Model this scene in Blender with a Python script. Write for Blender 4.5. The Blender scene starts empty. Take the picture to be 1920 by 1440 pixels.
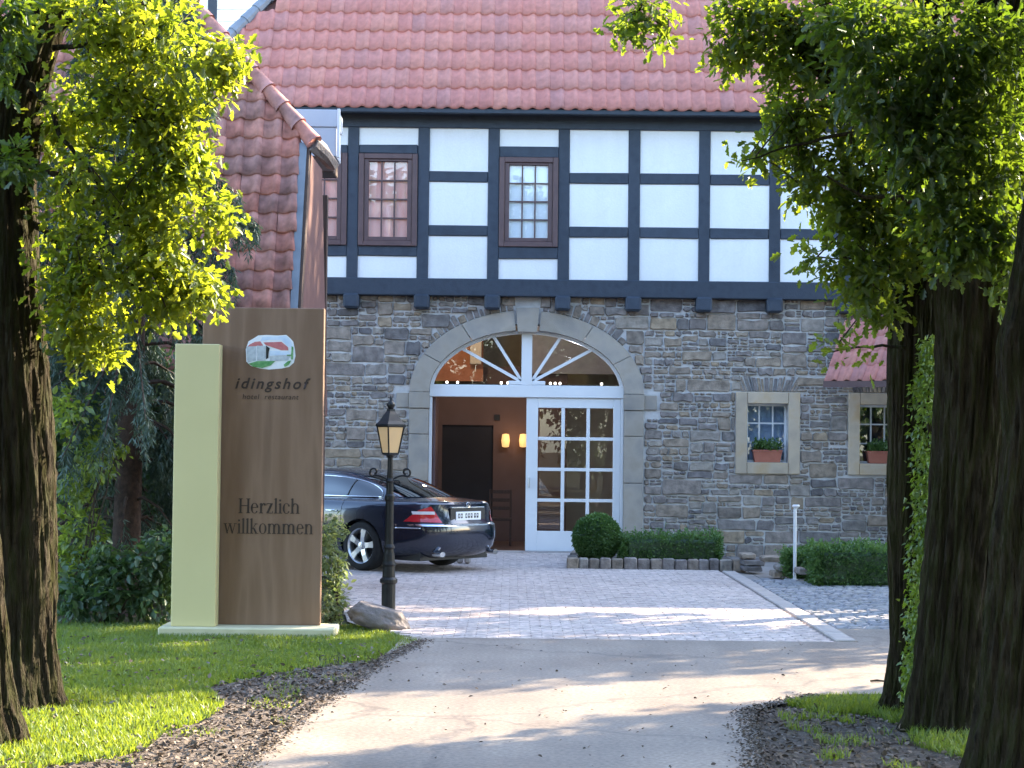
import bpy, bmesh, math, random
import numpy as np
from mathutils import Vector, Matrix, noise

random.seed(7)
rng = np.random.default_rng(7)
sc = bpy.context.scene
col = sc.collection

# ------------------------------------------------------------------ camera
FPX = 3600.0                      # focal length in pixels of a 1920 px wide picture
CAM_H = 1.75
PITCH = math.atan(110 / FPX)
ROLL = 0.0112
cam_data = bpy.data.cameras.new('camera')
cam = bpy.data.objects.new('camera', cam_data)
col.objects.link(cam)
cam_data.sensor_width = 36
cam_data.lens = FPX / 1920 * 36
cam_data.clip_start = 0.1
cam_data.clip_end = 2000
RC = Matrix.Rotation(math.pi / 2 + PITCH, 3, 'X') @ Matrix.Rotation(ROLL, 3, 'Z')
cam.matrix_world = Matrix.Translation((0, 0, CAM_H)) @ RC.to_4x4()
sc.camera = cam

# ------------------------------------------------------------------ sky, sun, exposure
SUN_AZ = math.radians(52)         # to the right of straight ahead (+Y)
SUN_EL = math.radians(28)
world = bpy.data.worlds.new('World')
sc.world = world
world.use_nodes = True
wn = world.node_tree.nodes
bg = wn['Background']
sky = wn.new('ShaderNodeTexSky')
sky.sky_type = 'NISHITA'
sky.sun_disc = False
sky.sun_elevation = SUN_EL
sky.sun_rotation = SUN_AZ
sky.air_density = 1.0
sky.dust_density = 1.2
sky.ozone_density = 1.4
world.node_tree.links.new(sky.outputs['Color'], bg.inputs['Color'])
bg.inputs['Strength'].default_value = 0.15
sun_data = bpy.data.lights.new('sun', 'SUN')
sun_data.energy = 4.0
sun_data.angle = math.radians(0.6)
sun_data.color = (1.0, 0.82, 0.58)
sun = bpy.data.objects.new('sun', sun_data)
col.objects.link(sun)
sdir = Vector((math.sin(SUN_AZ) * math.cos(SUN_EL), math.cos(SUN_AZ) * math.cos(SUN_EL), math.sin(SUN_EL)))
sun.rotation_euler = sdir.to_track_quat('Z', 'Y').to_euler()
sun.location = (30, 30, 30)
sc.view_settings.view_transform = 'Standard'
sc.view_settings.look = 'None'
sc.view_settings.exposure = 2.88
sc.view_settings.gamma = 1.0
sc.cycles.max_bounces = 5
sc.cycles.diffuse_bounces = 3
sc.cycles.glossy_bounces = 3
sc.cycles.transmission_bounces = 4
sc.cycles.volume_bounces = 0
sc.cycles.transparent_max_bounces = 8
sc.cycles.use_denoising = True


def ray(px, py):
    return RC @ Vector(((px - 960) / FPX, -(py - 720) / FPX, -1.0))


def at(px, py, Y):
    """the point seen at this pixel of the photograph at distance Y in front of the camera"""
    d = ray(px, py)
    return Vector((0, 0, CAM_H)) + d * (Y / d.y)


def gnd(px, py, z=0.0):
    d = ray(px, py)
    return Vector((0, 0, CAM_H)) + d * ((z - CAM_H) / d.z)


# ------------------------------------------------------------------ object helpers
ORG = {}


def set_props(o, label=None, cat=None, group=None, kind=None):
    if label:
        o['label'] = label
    if cat:
        o['category'] = cat
    if group:
        o['group'] = group
    if kind:
        o['kind'] = kind
    return o


def thing(name, loc, label, cat, group=None):
    o = bpy.data.objects.new(name, None)
    col.objects.link(o)
    o.location = loc
    o.empty_display_size = 0.2
    ORG[o.name] = Vector(loc)
    return set_props(o, label, cat, group)


def link(name, me, mat, parent, smooth=False):
    o = bpy.data.objects.new(name, me)
    col.objects.link(o)
    if mat is not None and len(me.materials) == 0:
        for m_ in (mat if isinstance(mat, (list, tuple)) else [mat]):
            me.materials.append(m_)
    if parent is not None:
        o.parent = parent
    ORG[o.name] = ORG[parent.name].copy() if parent is not None else Vector((0, 0, 0))
    if smooth:
        me.polygons.foreach_set('use_smooth', [True] * len(me.polygons))
    return o


def mesh(name, verts, faces, mat, parent=None, smooth=False, **props):
    me = bpy.data.meshes.new(name)
    org = ORG[parent.name] if parent is not None else Vector((0, 0, 0))
    me.from_pydata([(v[0] - org.x, v[1] - org.y, v[2] - org.z) for v in verts], [], faces)
    me.update()
    o = link(name, me, mat, parent, smooth)
    return set_props(o, **props) if props else o


def bulk(name, V, sizes, idx, mat, parent=None, smooth=False, matidx=None, **props):
    """numpy mesh: V (n,3), polygon sizes, flat vertex index list"""
    me = bpy.data.meshes.new(name)
    V = np.asarray(V, dtype=np.float32).copy()
    if parent is not None:
        V -= np.array(ORG[parent.name], dtype=np.float32)
    sizes = np.asarray(sizes, dtype=np.int32)
    idx = np.asarray(idx, dtype=np.int32)
    me.vertices.add(len(V))
    me.vertices.foreach_set('co', V.ravel())
    me.loops.add(len(idx))
    me.loops.foreach_set('vertex_index', idx)
    me.polygons.add(len(sizes))
    st = np.zeros(len(sizes), dtype=np.int32)
    st[1:] = np.cumsum(sizes)[:-1]
    me.polygons.foreach_set('loop_start', st)
    if matidx is not None:
        me.polygons.foreach_set('material_index', np.asarray(matidx, dtype=np.int32))
    me.update(calc_edges=True)
    me.validate()
    o = link(name, me, mat, parent, smooth)
    return set_props(o, **props) if props else o


def from_bm(name, bm, mat, parent=None, smooth=False, **props):
    me = bpy.data.meshes.new(name)
    if parent is not None:
        bmesh.ops.translate(bm, verts=bm.verts, vec=-ORG[parent.name])
    bm.to_mesh(me)
    bm.free()
    o = link(name, me, mat, parent, smooth)
    return set_props(o, **props) if props else o


def bm_box(bm, lo, hi, bev=0.0, jit=0.0):
    r = bmesh.ops.create_cube(bm, size=1.0)
    vs = r['verts']
    for v in vs:
        for k in range(3):
            v.co[k] = lo[k] if v.co[k] < 0 else hi[k]
            if jit:
                v.co[k] += random.uniform(-jit, jit)
    if bev:
        es = list({e for v in vs for e in v.link_edges})
        bmesh.ops.bevel(bm, geom=es, offset=bev, segments=1, affect='EDGES', profile=0.5)


def box(name, lo, hi, mat, parent=None, bev=0.006, jit=0.0, **props):
    bm = bmesh.new()
    bm_box(bm, lo, hi, bev, jit)
    return from_bm(name, bm, mat, parent, **props)


def lathe(prof, n=24, c=(0, 0, 0), axis='Z'):
    """profile [(r, z)] turned about the axis; returns verts, faces"""
    V, F = [], []
    for r, z in prof:
        for i in range(n):
            a = 2 * math.pi * i / n
            p = (r * math.cos(a), r * math.sin(a), z)
            if axis == 'Y':
                p = (p[0], p[2], p[1])
            V.append((p[0] + c[0], p[1] + c[1], p[2] + c[2]))
    for j in range(len(prof) - 1):
        for i in range(n):
            F.append((j * n + i, j * n + (i + 1) % n, (j + 1) * n + (i + 1) % n, (j + 1) * n + i))
    F.append(tuple(range(n))[::-1])
    F.append(tuple(range((len(prof) - 1) * n, len(prof) * n)))
    return V, F


def tube(pts, rad, n=8):
    """tapered tube through points; rad is a number or a list"""
    pts = [Vector(p) for p in pts]
    R = rad if isinstance(rad, (list, tuple)) else [rad] * len(pts)
    V, F = [], []
    up = Vector((0.13, 0.21, 1)).normalized()
    for i, p in enumerate(pts):
        t = (pts[min(i + 1, len(pts) - 1)] - pts[max(i - 1, 0)]).normalized()
        a = t.cross(up)
        if a.length < 1e-3:
            a = t.cross(Vector((1, 0, 0)))
        a.normalize()
        b = t.cross(a)
        for k in range(n):
            th = 2 * math.pi * k / n
            V.append(p + (a * math.cos(th) + b * math.sin(th)) * R[i])
    for i in range(len(pts) - 1):
        for k in range(n):
            F.append((i * n + k, i * n + (k + 1) % n, (i + 1) * n + (k + 1) % n, (i + 1) * n + k))
    F.append(tuple(range(n)))
    F.append(tuple(range((len(pts) - 1) * n, len(pts) * n))[::-1])
    return V, F


def merge(parts):
    V, F = [], []
    for v, f in parts:
        o = len(V)
        V += list(v)
        F += [tuple(i + o for i in q) for q in f]
    return V, F


def prism_xz(poly, y0, y1):
    """polygon in X,Z extruded from y0 (front) to y1 (back)"""
    n = len(poly)
    V = [(p[0], y0, p[1]) for p in poly] + [(p[0], y1, p[1]) for p in poly]
    F = [tuple(range(n)), tuple(range(n, 2 * n))[::-1]]
    for i in range(n):
        j = (i + 1) % n
        F.append((j, i, i + n, j + n))
    return V, F


def prism_xy(poly, z0, z1):
    n = len(poly)
    V = [(p[0], p[1], z0) for p in poly] + [(p[0], p[1], z1) for p in poly]
    F = [tuple(range(n))[::-1], tuple(range(n, 2 * n))]
    for i in range(n):
        j = (i + 1) % n
        F.append((i, j, j + n, i + n))
    return V, F


# ------------------------------------------------------------------ materials
def nt(m):
    return m.node_tree.nodes, m.node_tree.links


def pbr(name, cols, scale=4.0, detail=6, rough=0.8, bump=0.0, bscale=40.0, stretch=(1, 1, 1),
        rand=0.0, metallic=0.0, spec=0.5, coat=0.0, pick=False, mott=(0.6, 1.35), sheen=0.0, bdist=0.01, rvar=0.0):
    """procedural material. cols: colours mixed by noise, or picked per piece (pick)"""
    m = bpy.data.materials.new(name)
    m.use_nodes = True
    N, L = nt(m)
    b = N['Principled BSDF']
    b.inputs['Roughness'].default_value = rough
    b.inputs['Metallic'].default_value = metallic
    b.inputs['Specular IOR Level'].default_value = spec
    b.inputs['Coat Weight'].default_value = coat
    b.inputs['Coat Roughness'].default_value = 0.04
    geo = N.new('ShaderNodeNewGeometry')
    oi = N.new('ShaderNodeObjectInfo')
    mp = N.new('ShaderNodeMapping')
    mp.inputs['Scale'].default_value = stretch
    L.new(geo.outputs['Position'], mp.inputs['Vector'])
    tn = N.new('ShaderNodeTexNoise')
    tn.inputs['Scale'].default_value = scale
    tn.inputs['Detail'].default_value = detail
    L.new(mp.outputs['Vector'], tn.inputs['Vector'])
    add = N.new('ShaderNodeMath'); add.operation = 'ADD'
    L.new(oi.outputs['Random'], add.inputs[0])
    L.new(geo.outputs['Random Per Island'], add.inputs[1])
    fr = N.new('ShaderNodeMath'); fr.operation = 'FRACT'
    L.new(add.outputs[0], fr.inputs[0])
    ramp = N.new('ShaderNodeValToRGB')
    cr = ramp.color_ramp
    n = len(cols)
    lo, hi = (0.0, 1.0) if pick else (0.3, 0.7)
    while len(cr.elements) < n:
        cr.elements.new(0.5)
    for i, c in enumerate(cols):
        cr.elements[i].position = lo + (hi - lo) * (i / max(1, n - 1))
        cr.elements[i].color = (*c, 1)
    if pick:
        cr.interpolation = 'LINEAR'
        L.new(fr.outputs[0], ramp.inputs['Fac'])
    else:
        L.new(tn.outputs['Fac'], ramp.inputs['Fac'])
    out = ramp.outputs['Color']
    if pick:
        # small scale mottling on each piece
        mx = N.new('ShaderNodeMix'); mx.data_type = 'RGBA'; mx.blend_type = 'MULTIPLY'
        mx.inputs['Factor'].default_value = 1.0
        mr = N.new('ShaderNodeMapRange')
        mr.inputs['From Min'].default_value = 0.3; mr.inputs['From Max'].default_value = 0.7
        mr.inputs['To Min'].default_value = mott[0]; mr.inputs['To Max'].default_value = mott[1]
        L.new(tn.outputs['Fac'], mr.inputs['Value'])
        L.new(out, mx.inputs[6]); L.new(mr.outputs[0], mx.inputs[7])
        out = mx.outputs[2]
    if rand:
        mr2 = N.new('ShaderNodeMapRange')
        mr2.inputs['To Min'].default_value = 1 - rand; mr2.inputs['To Max'].default_value = 1 + rand
        L.new(fr.outputs[0], mr2.inputs['Value'])
        mx2 = N.new('ShaderNodeMix'); mx2.data_type = 'RGBA'; mx2.blend_type = 'MULTIPLY'
        mx2.inputs['Factor'].default_value = 1.0
        L.new(out, mx2.inputs[6]); L.new(mr2.outputs[0], mx2.inputs[7])
        out = mx2.outputs[2]
    L.new(out, b.inputs['Base Color'])
    if rvar:
        mr3 = N.new('ShaderNodeMapRange')
        mr3.inputs['From Min'].default_value = 0.3; mr3.inputs['From Max'].default_value = 0.7
        mr3.inputs['To Min'].default_value = rough - rvar; mr3.inputs['To Max'].default_value = rough + rvar
        L.new(tn.outputs['Fac'], mr3.inputs['Value'])
        L.new(mr3.outputs[0], b.inputs['Roughness'])
    if bump:
        bn = N.new('ShaderNodeTexNoise')
        bn.inputs['Scale'].default_value = bscale
        bn.inputs['Detail'].default_value = 8
        L.new(mp.outputs['Vector'], bn.inputs['Vector'])
        bu = N.new('ShaderNodeBump')
        bu.inputs['Strength'].default_value = bump
        bu.inputs['Distance'].default_value = bdist
        L.new(bn.outputs['Fac'], bu.inputs['Height'])
        L.new(bu.outputs['Normal'], b.inputs['Normal'])
    return m


def leaf_mat(name, dark, light, trans, tfac=0.5, gloss=0.04, rough=0.45):
    m = bpy.data.materials.new(name)
    m.use_nodes = True
    N, L = nt(m)
    N.remove(N['Principled BSDF'])
    out = N['Material Output']
    geo = N.new('ShaderNodeNewGeometry')
    oi = N.new('ShaderNodeObjectInfo')
    tn = N.new('ShaderNodeTexNoise')
    tn.inputs['Scale'].default_value = 2.2
    tn.inputs['Detail'].default_value = 2
    L.new(geo.outputs['Position'], tn.inputs['Vector'])
    ad = N.new('ShaderNodeMath'); ad.operation = 'MULTIPLY_ADD'
    ad.inputs[1].default_value = 0.6
    L.new(geo.outputs['Random Per Island'], ad.inputs[0])
    sb = N.new('ShaderNodeMath'); sb.operation = 'MULTIPLY_ADD'
    sb.inputs[1].default_value = 1.2; sb.inputs[2].default_value = -0.4
    L.new(tn.outputs['Fac'], sb.inputs[0])
    L.new(sb.outputs[0], ad.inputs[2])
    c1 = N.new('ShaderNodeMix'); c1.data_type = 'RGBA'
    c1.inputs[6].default_value = (*dark, 1); c1.inputs[7].default_value = (*light, 1)
    L.new(ad.outputs[0], c1.inputs['Factor'])
    d = N.new('ShaderNodeBsdfDiffuse')
    L.new(c1.outputs[2], d.inputs['Color'])
    c2 = N.new('ShaderNodeMix'); c2.data_type = 'RGBA'
    c2.inputs[6].default_value = (trans[0] * 0.45, trans[1] * 0.6, trans[2] * 0.6, 1); c2.inputs[7].default_value = (*trans, 1)
    L.new(ad.outputs[0], c2.inputs['Factor'])
    t = N.new('ShaderNodeBsdfTranslucent')
    L.new(c2.outputs[2], t.inputs['Color'])
    mx = N.new('ShaderNodeMixShader')
    mx.inputs['Fac'].default_value = tfac
    L.new(d.outputs[0], mx.inputs[1]); L.new(t.outputs[0], mx.inputs[2])
    g = N.new('ShaderNodeBsdfGlossy')
    g.inputs['Roughness'].default_value = rough
    g.inputs['Color'].default_value = (0.9, 1, 1, 1)
    mx2 = N.new('ShaderNodeMixShader')
    mx2.inputs['Fac'].default_value = gloss
    L.new(mx.outputs[0], mx2.inputs[1]); L.new(g.outputs[0], mx2.inputs[2])
    L.new(mx2.outputs[0], out.inputs['Surface'])
    return m


def glass_mat(name, tint=(0.9, 0.95, 1.0), refl=0.12, rough=0.0, wavy=0.0):
    m = bpy.data.materials.new(name)
    m.use_nodes = True
    N, L = nt(m)
    N.remove(N['Principled BSDF'])
    tr = N.new('ShaderNodeBsdfTransparent'); tr.inputs['Color'].default_value = (*tint, 1)
    g = N.new('ShaderNodeBsdfGlossy'); g.inputs['Roughness'].default_value = rough
    mx = N.new('ShaderNodeMixShader')
    fr = N.new('ShaderNodeLayerWeight'); fr.inputs['Blend'].default_value = 0.5
    pw = N.new('ShaderNodeMath'); pw.operation = 'POWER'; pw.inputs[1].default_value = 4.0
    L.new(fr.outputs['Facing'], pw.inputs[0])
    ad = N.new('ShaderNodeMath'); ad.operation = 'MULTIPLY_ADD'; ad.inputs[1].default_value = 0.8; ad.inputs[2].default_value = refl
    L.new(pw.outputs[0], ad.inputs[0])
    L.new(ad.outputs[0], mx.inputs['Fac'])
    L.new(tr.outputs[0], mx.inputs[1]); L.new(g.outputs[0], mx.inputs[2])
    L.new(mx.outputs[0], N['Material Output'].inputs['Surface'])
    if wavy:
        tn = N.new('ShaderNodeTexNoise'); tn.inputs['Scale'].default_value = 3.0
        geo = N.new('ShaderNodeNewGeometry')
        L.new(geo.outputs['Position'], tn.inputs['Vector'])
        bu = N.new('ShaderNodeBump'); bu.inputs['Strength'].default_value = wavy
        L.new(tn.outputs['Fac'], bu.inputs['Height'])
        L.new(bu.outputs['Normal'], g.inputs['Normal'])
    return m


def glow_mat(name, color, strength):
    m = bpy.data.materials.new(name)
    m.use_nodes = True
    b = m.node_tree.nodes['Principled BSDF']
    b.inputs['Base Color'].default_value = (*color, 1)
    b.inputs['Emission Color'].default_value = (*color, 1)
    b.inputs['Emission Strength'].default_value = strength
    return m


def frosted_mat(name, color, emis=0.0):
    m = bpy.data.materials.new(name)
    m.use_nodes = True
    N, L = nt(m)
    b = N['Principled BSDF']
    b.inputs['Base Color'].default_value = (*color, 1)
    b.inputs['Roughness'].default_value = 0.35
    b.inputs['Emission Color'].default_value = (*color, 1)
    b.inputs['Emission Strength'].default_value = emis
    t = N.new('ShaderNodeBsdfTranslucent'); t.inputs['Color'].default_value = (*color, 1)
    mx = N.new('ShaderNodeMixShader'); mx.inputs['Fac'].default_value = 0.5
    L.new(b.outputs[0], mx.inputs[1]); L.new(t.outputs[0], mx.inputs[2])
    L.new(mx.outputs[0], N['Material Output'].inputs['Surface'])
    return m


MT = {}
MT['soil'] = pbr('soil', [(0.030, 0.036, 0.016), (0.055, 0.05, 0.03), (0.045, 0.062, 0.018)], scale=1.3, rough=0.95, bump=0.6, bscale=25, bdist=0.03, spec=0.1)
MT['litter_bed'] = pbr('litter_bed', [(0.08, 0.062, 0.052), (0.15, 0.13, 0.12), (0.07, 0.055, 0.046)], scale=9, rough=0.95, bump=0.8, bscale=45, bdist=0.03, spec=0.1)
MT['asphalt'] = pbr('asphalt', [(0.18, 0.150, 0.122), (0.215, 0.18, 0.148), (0.245, 0.208, 0.172)], scale=1.1, detail=9, rough=0.46, bump=0.5, bscale=160, bdist=0.004, spec=0.6)
MT['paver'] = pbr('paver', [(0.45, 0.375, 0.345), (0.53, 0.45, 0.41), (0.48, 0.40, 0.375), (0.57, 0.485, 0.44)], pick=True, scale=12, rough=0.62, bump=0.3, bscale=120, bdist=0.004, spec=0.35)
def weather(m, fine=220.0, fine_amt=0.22, streak=(2.2, 0.18, 1.0), streak_amt=0.16, crack=0.0, crack_scale=0.5, blotch=0.0, blotch_scale=0.7, blotch_col=(0.5, 0.47, 0.43)):
    """layer grain, streaks, cracks and stains over a material's base colour"""
    N, L = nt(m)
    b = N['Principled BSDF']
    src = b.inputs['Base Color'].links[0].from_socket
    geo = N.new('ShaderNodeNewGeometry')

    def noise_fac(scale, stretch, lo, hi, detail=6, fmin=.3, fmax=.7):
        mp = N.new('ShaderNodeMapping'); mp.inputs['Scale'].default_value = stretch
        L.new(geo.outputs['Position'], mp.inputs['Vector'])
        t = N.new('ShaderNodeTexNoise'); t.inputs['Scale'].default_value = scale; t.inputs['Detail'].default_value = detail
        L.new(mp.outputs['Vector'], t.inputs['Vector'])
        mr = N.new('ShaderNodeMapRange')
        mr.inputs['From Min'].default_value = fmin; mr.inputs['From Max'].default_value = fmax
        mr.inputs['To Min'].default_value = lo; mr.inputs['To Max'].default_value = hi
        L.new(t.outputs['Fac'], mr.inputs['Value'])
        return mr.outputs[0]

    def mult(a, fac):
        mx = N.new('ShaderNodeMix'); mx.data_type = 'RGBA'; mx.blend_type = 'MULTIPLY'; mx.inputs['Factor'].default_value = 1
        L.new(a, mx.inputs[6]); L.new(fac, mx.inputs[7])
        return mx.outputs[2]

    out = src
    if fine_amt:
        out = mult(out, noise_fac(fine, (1, 1, 1), 1 - fine_amt, 1 + fine_amt, 3))
    if streak_amt:
        out = mult(out, noise_fac(1.0, streak, 1 - streak_amt, 1 + streak_amt, 5))
    if crack:
        w = N.new('ShaderNodeTexNoise'); w.inputs['Scale'].default_value = 2.0; w.inputs['Detail'].default_value = 5
        L.new(geo.outputs['Position'], w.inputs['Vector'])
        ad = N.new('ShaderNodeVectorMath'); ad.operation = 'MULTIPLY_ADD'; ad.inputs[1].default_value = (.9, .9, .9)
        L.new(w.outputs['Color'], ad.inputs[0]); L.new(geo.outputs['Position'], ad.inputs[2])
        v = N.new('ShaderNodeTexVoronoi'); v.feature = 'DISTANCE_TO_EDGE'; v.inputs['Scale'].default_value = crack_scale
        L.new(ad.outputs[0], v.inputs['Vector'])
        mr = N.new('ShaderNodeMapRange'); mr.inputs['From Max'].default_value = .012
        mr.inputs['To Min'].default_value = 1 - crack; mr.inputs['To Max'].default_value = 1
        L.new(v.outputs['Distance'], mr.inputs['Value'])
        out = mult(out, mr.outputs[0])
    if blotch:
        f = noise_fac(blotch_scale, (1, 1, 1), 0, blotch, 7, .52, .72)
        mx = N.new('ShaderNodeMix'); mx.data_type = 'RGBA'; mx.blend_type = 'MULTIPLY'
        L.new(f, mx.inputs['Factor']); L.new(out, mx.inputs[6]); mx.inputs[7].default_value = (*blotch_col, 1)
        out = mx.outputs[2]
    L.new(out, b.inputs['Base Color'])
    return m


weather(MT['asphalt'], 34, .38, (2.0, .16, 1), .24, .38, .24, .8, .9, (.62, .55, .49))
weather(MT['paver'], 60, .12, (.5, .5, 1), .1, 0, 1, .5, .8, (.7, .64, .6))
MT['joint'] = pbr('joint', [(0.22, 0.19, 0.17), (0.30, 0.27, 0.25)], scale=8, rough=0.95)
MT['cobble'] = pbr('cobble', [(0.22, 0.22, 0.24), (0.30, 0.29, 0.3), (0.26, 0.25, 0.24)], pick=True, scale=14, rough=0.65, bump=0.3, bscale=90)
MT['kerb'] = pbr('kerb', [(0.34, 0.30, 0.28), (0.44, 0.39, 0.36)], scale=6, rough=0.8, bump=0.3, bscale=80)
MT['stone'] = pbr('stone', [(0.18, 0.158, 0.152), (0.24, 0.205, 0.185), (0.275, 0.22, 0.17), (0.19, 0.17, 0.168), (0.31, 0.27, 0.23), (0.125, 0.117, 0.122), (0.31, 0.24, 0.17), (0.215, 0.188, 0.175)],
                  pick=True, scale=9, rough=0.88, bump=0.7, bscale=30, bdist=0.02, spec=0.25)
MT['mortar'] = pbr('mortar', [(0.45, 0.44, 0.435), (0.57, 0.555, 0.545)], scale=14, rough=0.95, bump=0.5, bscale=60)
MT['sandstone'] = pbr('sandstone', [(0.43, 0.31, 0.185), (0.45, 0.365, 0.27), (0.37, 0.305, 0.235)], scale=3.5, rough=0.9, bump=0.35, bscale=70, rand=0.1)
MT['ashlar'] = pbr('ashlar', [(0.28, 0.24, 0.195), (0.33, 0.29, 0.245), (0.25, 0.23, 0.21)], scale=3.0, rough=0.9, bump=0.35, bscale=70, rand=0.1)
MT['timber'] = pbr('timber', [(0.022, 0.032, 0.050), (0.033, 0.045, 0.066), (0.026, 0.036, 0.054)], scale=5, rough=0.62, bump=0.4, bscale=50, stretch=(1, 1, 1), spec=0.4, rand=0.12)  # bluish haze over the house front is mixed into this colour
MT['plaster'] = pbr('plaster', [(0.71, 0.71, 0.72), (0.75, 0.75, 0.755)], scale=1.6, rough=0.9, bump=0.3, bscale=40)
weather(MT['plaster'], 30, .02, (5, 5, .5), .025, .03, .55, .5, 1.6, (.86, .85, .82))
MT['win_frame'] = pbr('win_frame', [(0.075, 0.040, 0.042), (0.10, 0.055, 0.055)], scale=7, rough=0.5, bump=0.15, bscale=50)
MT['white_paint'] = pbr('white_paint', [(0.66, 0.67, 0.69), (0.70, 0.71, 0.725)], scale=3, rough=0.4)
MT['tile'] = pbr('tile', [(0.42, 0.165, 0.145), (0.47, 0.19, 0.16), (0.38, 0.175, 0.165), (0.49, 0.21, 0.17), (0.44, 0.175, 0.155), (0.45, 0.205, 0.18)], pick=True, mott=(0.84, 1.14), scale=10, rough=0.7, bump=0.15, bscale=90, spec=0.4)
MT['old_tile'] = pbr('old_tile', [(0.40, 0.17, 0.14), (0.50, 0.215, 0.175), (0.34, 0.185, 0.17), (0.46, 0.20, 0.165), (0.39, 0.21, 0.19), (0.53, 0.245, 0.20)], pick=True, scale=7, rough=0.8, bump=0.5, bscale=50, spec=0.3)
MT['roof_deck'] = pbr('roof_deck', [(0.10, 0.045, 0.04), (0.13, 0.06, 0.05)], scale=5, rough=0.9)
MT['lead'] = pbr('lead', [(0.16, 0.18, 0.21), (0.22, 0.24, 0.27)], scale=6, rough=0.55, metallic=0.3)
MT['zinc'] = pbr('zinc', [(0.45, 0.48, 0.54), (0.52, 0.55, 0.60)], scale=3, rough=0.5, metallic=0.2)
MT['brown_wood'] = pbr('brown_wood', [(0.045, 0.024, 0.017), (0.07, 0.038, 0.025)], scale=5, rough=0.7, bump=0.4, bscale=30, stretch=(6, 6, 0.6), rand=0.15)
MT['sign_brown'] = pbr('sign_brown', [(0.165, 0.090, 0.052), (0.18, 0.102, 0.06), (0.225, 0.134, 0.085), (0.17, 0.097, 0.058)], scale=1.6, detail=5, rough=0.6, bump=0.1, bscale=80, stretch=(3.2, 3.2, 0.35))
MT['sign_green'] = pbr('sign_green', [(0.57, 0.50, 0.255), (0.60, 0.53, 0.275)], scale=1.5, rough=0.5)
MT['plinth'] = pbr('plinth', [(0.48, 0.45, 0.29), (0.55, 0.52, 0.36)], scale=8, rough=0.85)
MT['print_dark'] = pbr('print_dark', [(0.032, 0.018, 0.012), (0.042, 0.024, 0.016)], scale=8, rough=0.6)
MT['bark'] = pbr('bark', [(0.013, 0.011, 0.008), (0.036, 0.030, 0.022), (0.028, 0.030, 0.013), (0.054, 0.046, 0.034)], scale=9, detail=9, rough=0.95, bump=1.0, bscale=26, bdist=0.05, stretch=(2.0, 2.0, 0.35), spec=0.1)
MT['twig'] = pbr('twig', [(0.03, 0.022, 0.015), (0.055, 0.042, 0.03)], scale=20, rough=0.9)
MT['spruce_bark'] = pbr('spruce_bark', [(0.022, 0.014, 0.010), (0.06, 0.036, 0.026)], scale=22, rough=0.95, bump=0.8, bscale=30)
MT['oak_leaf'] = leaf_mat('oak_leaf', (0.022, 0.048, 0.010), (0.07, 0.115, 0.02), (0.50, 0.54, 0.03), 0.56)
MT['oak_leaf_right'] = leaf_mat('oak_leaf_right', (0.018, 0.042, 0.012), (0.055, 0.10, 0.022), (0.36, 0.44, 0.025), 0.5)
MT['oak_leaf_shade'] = leaf_mat('oak_leaf_shade', (0.012, 0.032, 0.013), (0.036, 0.070, 0.022), (0.24, 0.34, 0.02), 0.4)  # darker copy of the oak leaf, shade mixed into the colour
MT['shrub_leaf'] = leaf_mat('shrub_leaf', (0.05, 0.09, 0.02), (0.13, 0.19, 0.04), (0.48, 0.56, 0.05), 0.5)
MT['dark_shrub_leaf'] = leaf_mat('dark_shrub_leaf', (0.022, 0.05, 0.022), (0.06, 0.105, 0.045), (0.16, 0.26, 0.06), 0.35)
MT['ivy_leaf'] = leaf_mat('ivy_leaf', (0.045, 0.09, 0.016), (0.12, 0.19, 0.03), (0.45, 0.60, 0.03), 0.5, gloss=0.08)
MT['box_leaf'] = leaf_mat('box_leaf', (0.05, 0.105, 0.03), (0.115, 0.20, 0.055), (0.2, 0.36, 0.06), 0.35)
MT['needle'] = leaf_mat('needle', (0.030, 0.056, 0.040), (0.075, 0.115, 0.085), (0.10, 0.16, 0.07), 0.25)
MT['pale_leaf'] = leaf_mat('pale_leaf', (0.075, 0.11, 0.04), (0.27, 0.30, 0.14), (0.34, 0.40, 0.12), 0.4)
MT['grass'] = leaf_mat('grass', (0.06, 0.115, 0.025), (0.12, 0.20, 0.045), (0.38, 0.44, 0.03), 0.5)
MT['dry_leaf'] = pbr('dry_leaf', [(0.08, 0.058, 0.048), (0.17, 0.125, 0.09), (0.065, 0.052, 0.047), (0.23, 0.18, 0.15), (0.15, 0.145, 0.15)], pick=True, scale=20, rough=0.85)
MT['rock'] = pbr('rock', [(0.12, 0.105, 0.105), (0.19, 0.165, 0.16), (0.095, 0.085, 0.085)], scale=5, detail=9, rough=0.85, bump=0.6, bscale=35, bdist=0.02)
MT['lamp_iron'] = pbr('lamp_iron', [(0.005, 0.006, 0.007), (0.011, 0.013, 0.014)], scale=12, rough=0.45, bump=0.1, bscale=90, spec=0.35)
MT['lamp_pane'] = frosted_mat('lamp_pane', (0.72, 0.58, 0.36), 0.05)
MT['steel'] = pbr('steel', [(0.55, 0.57, 0.6), (0.62, 0.64, 0.66)], scale=6, rough=0.35, metallic=0.7)
MT['terracotta'] = pbr('terracotta', [(0.30, 0.09, 0.055), (0.36, 0.12, 0.075)], scale=10, rough=0.75)
MT['glass'] = glass_mat('glass', (0.95, 0.97, 0.98), 0.05, wavy=0.02)
MT['glass_sky'] = glass_mat('glass_sky', (0.92, 0.96, 1.0), 0.1, wavy=0.02)
MT['red_curtain'] = pbr('red_curtain', [(0.86, 0.40, 0.33), (0.88, 0.50, 0.43)], scale=6, rough=0.9, stretch=(3, 3, 0.6))  # reddish reflection of the upper panes, painted on a sheet
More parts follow.
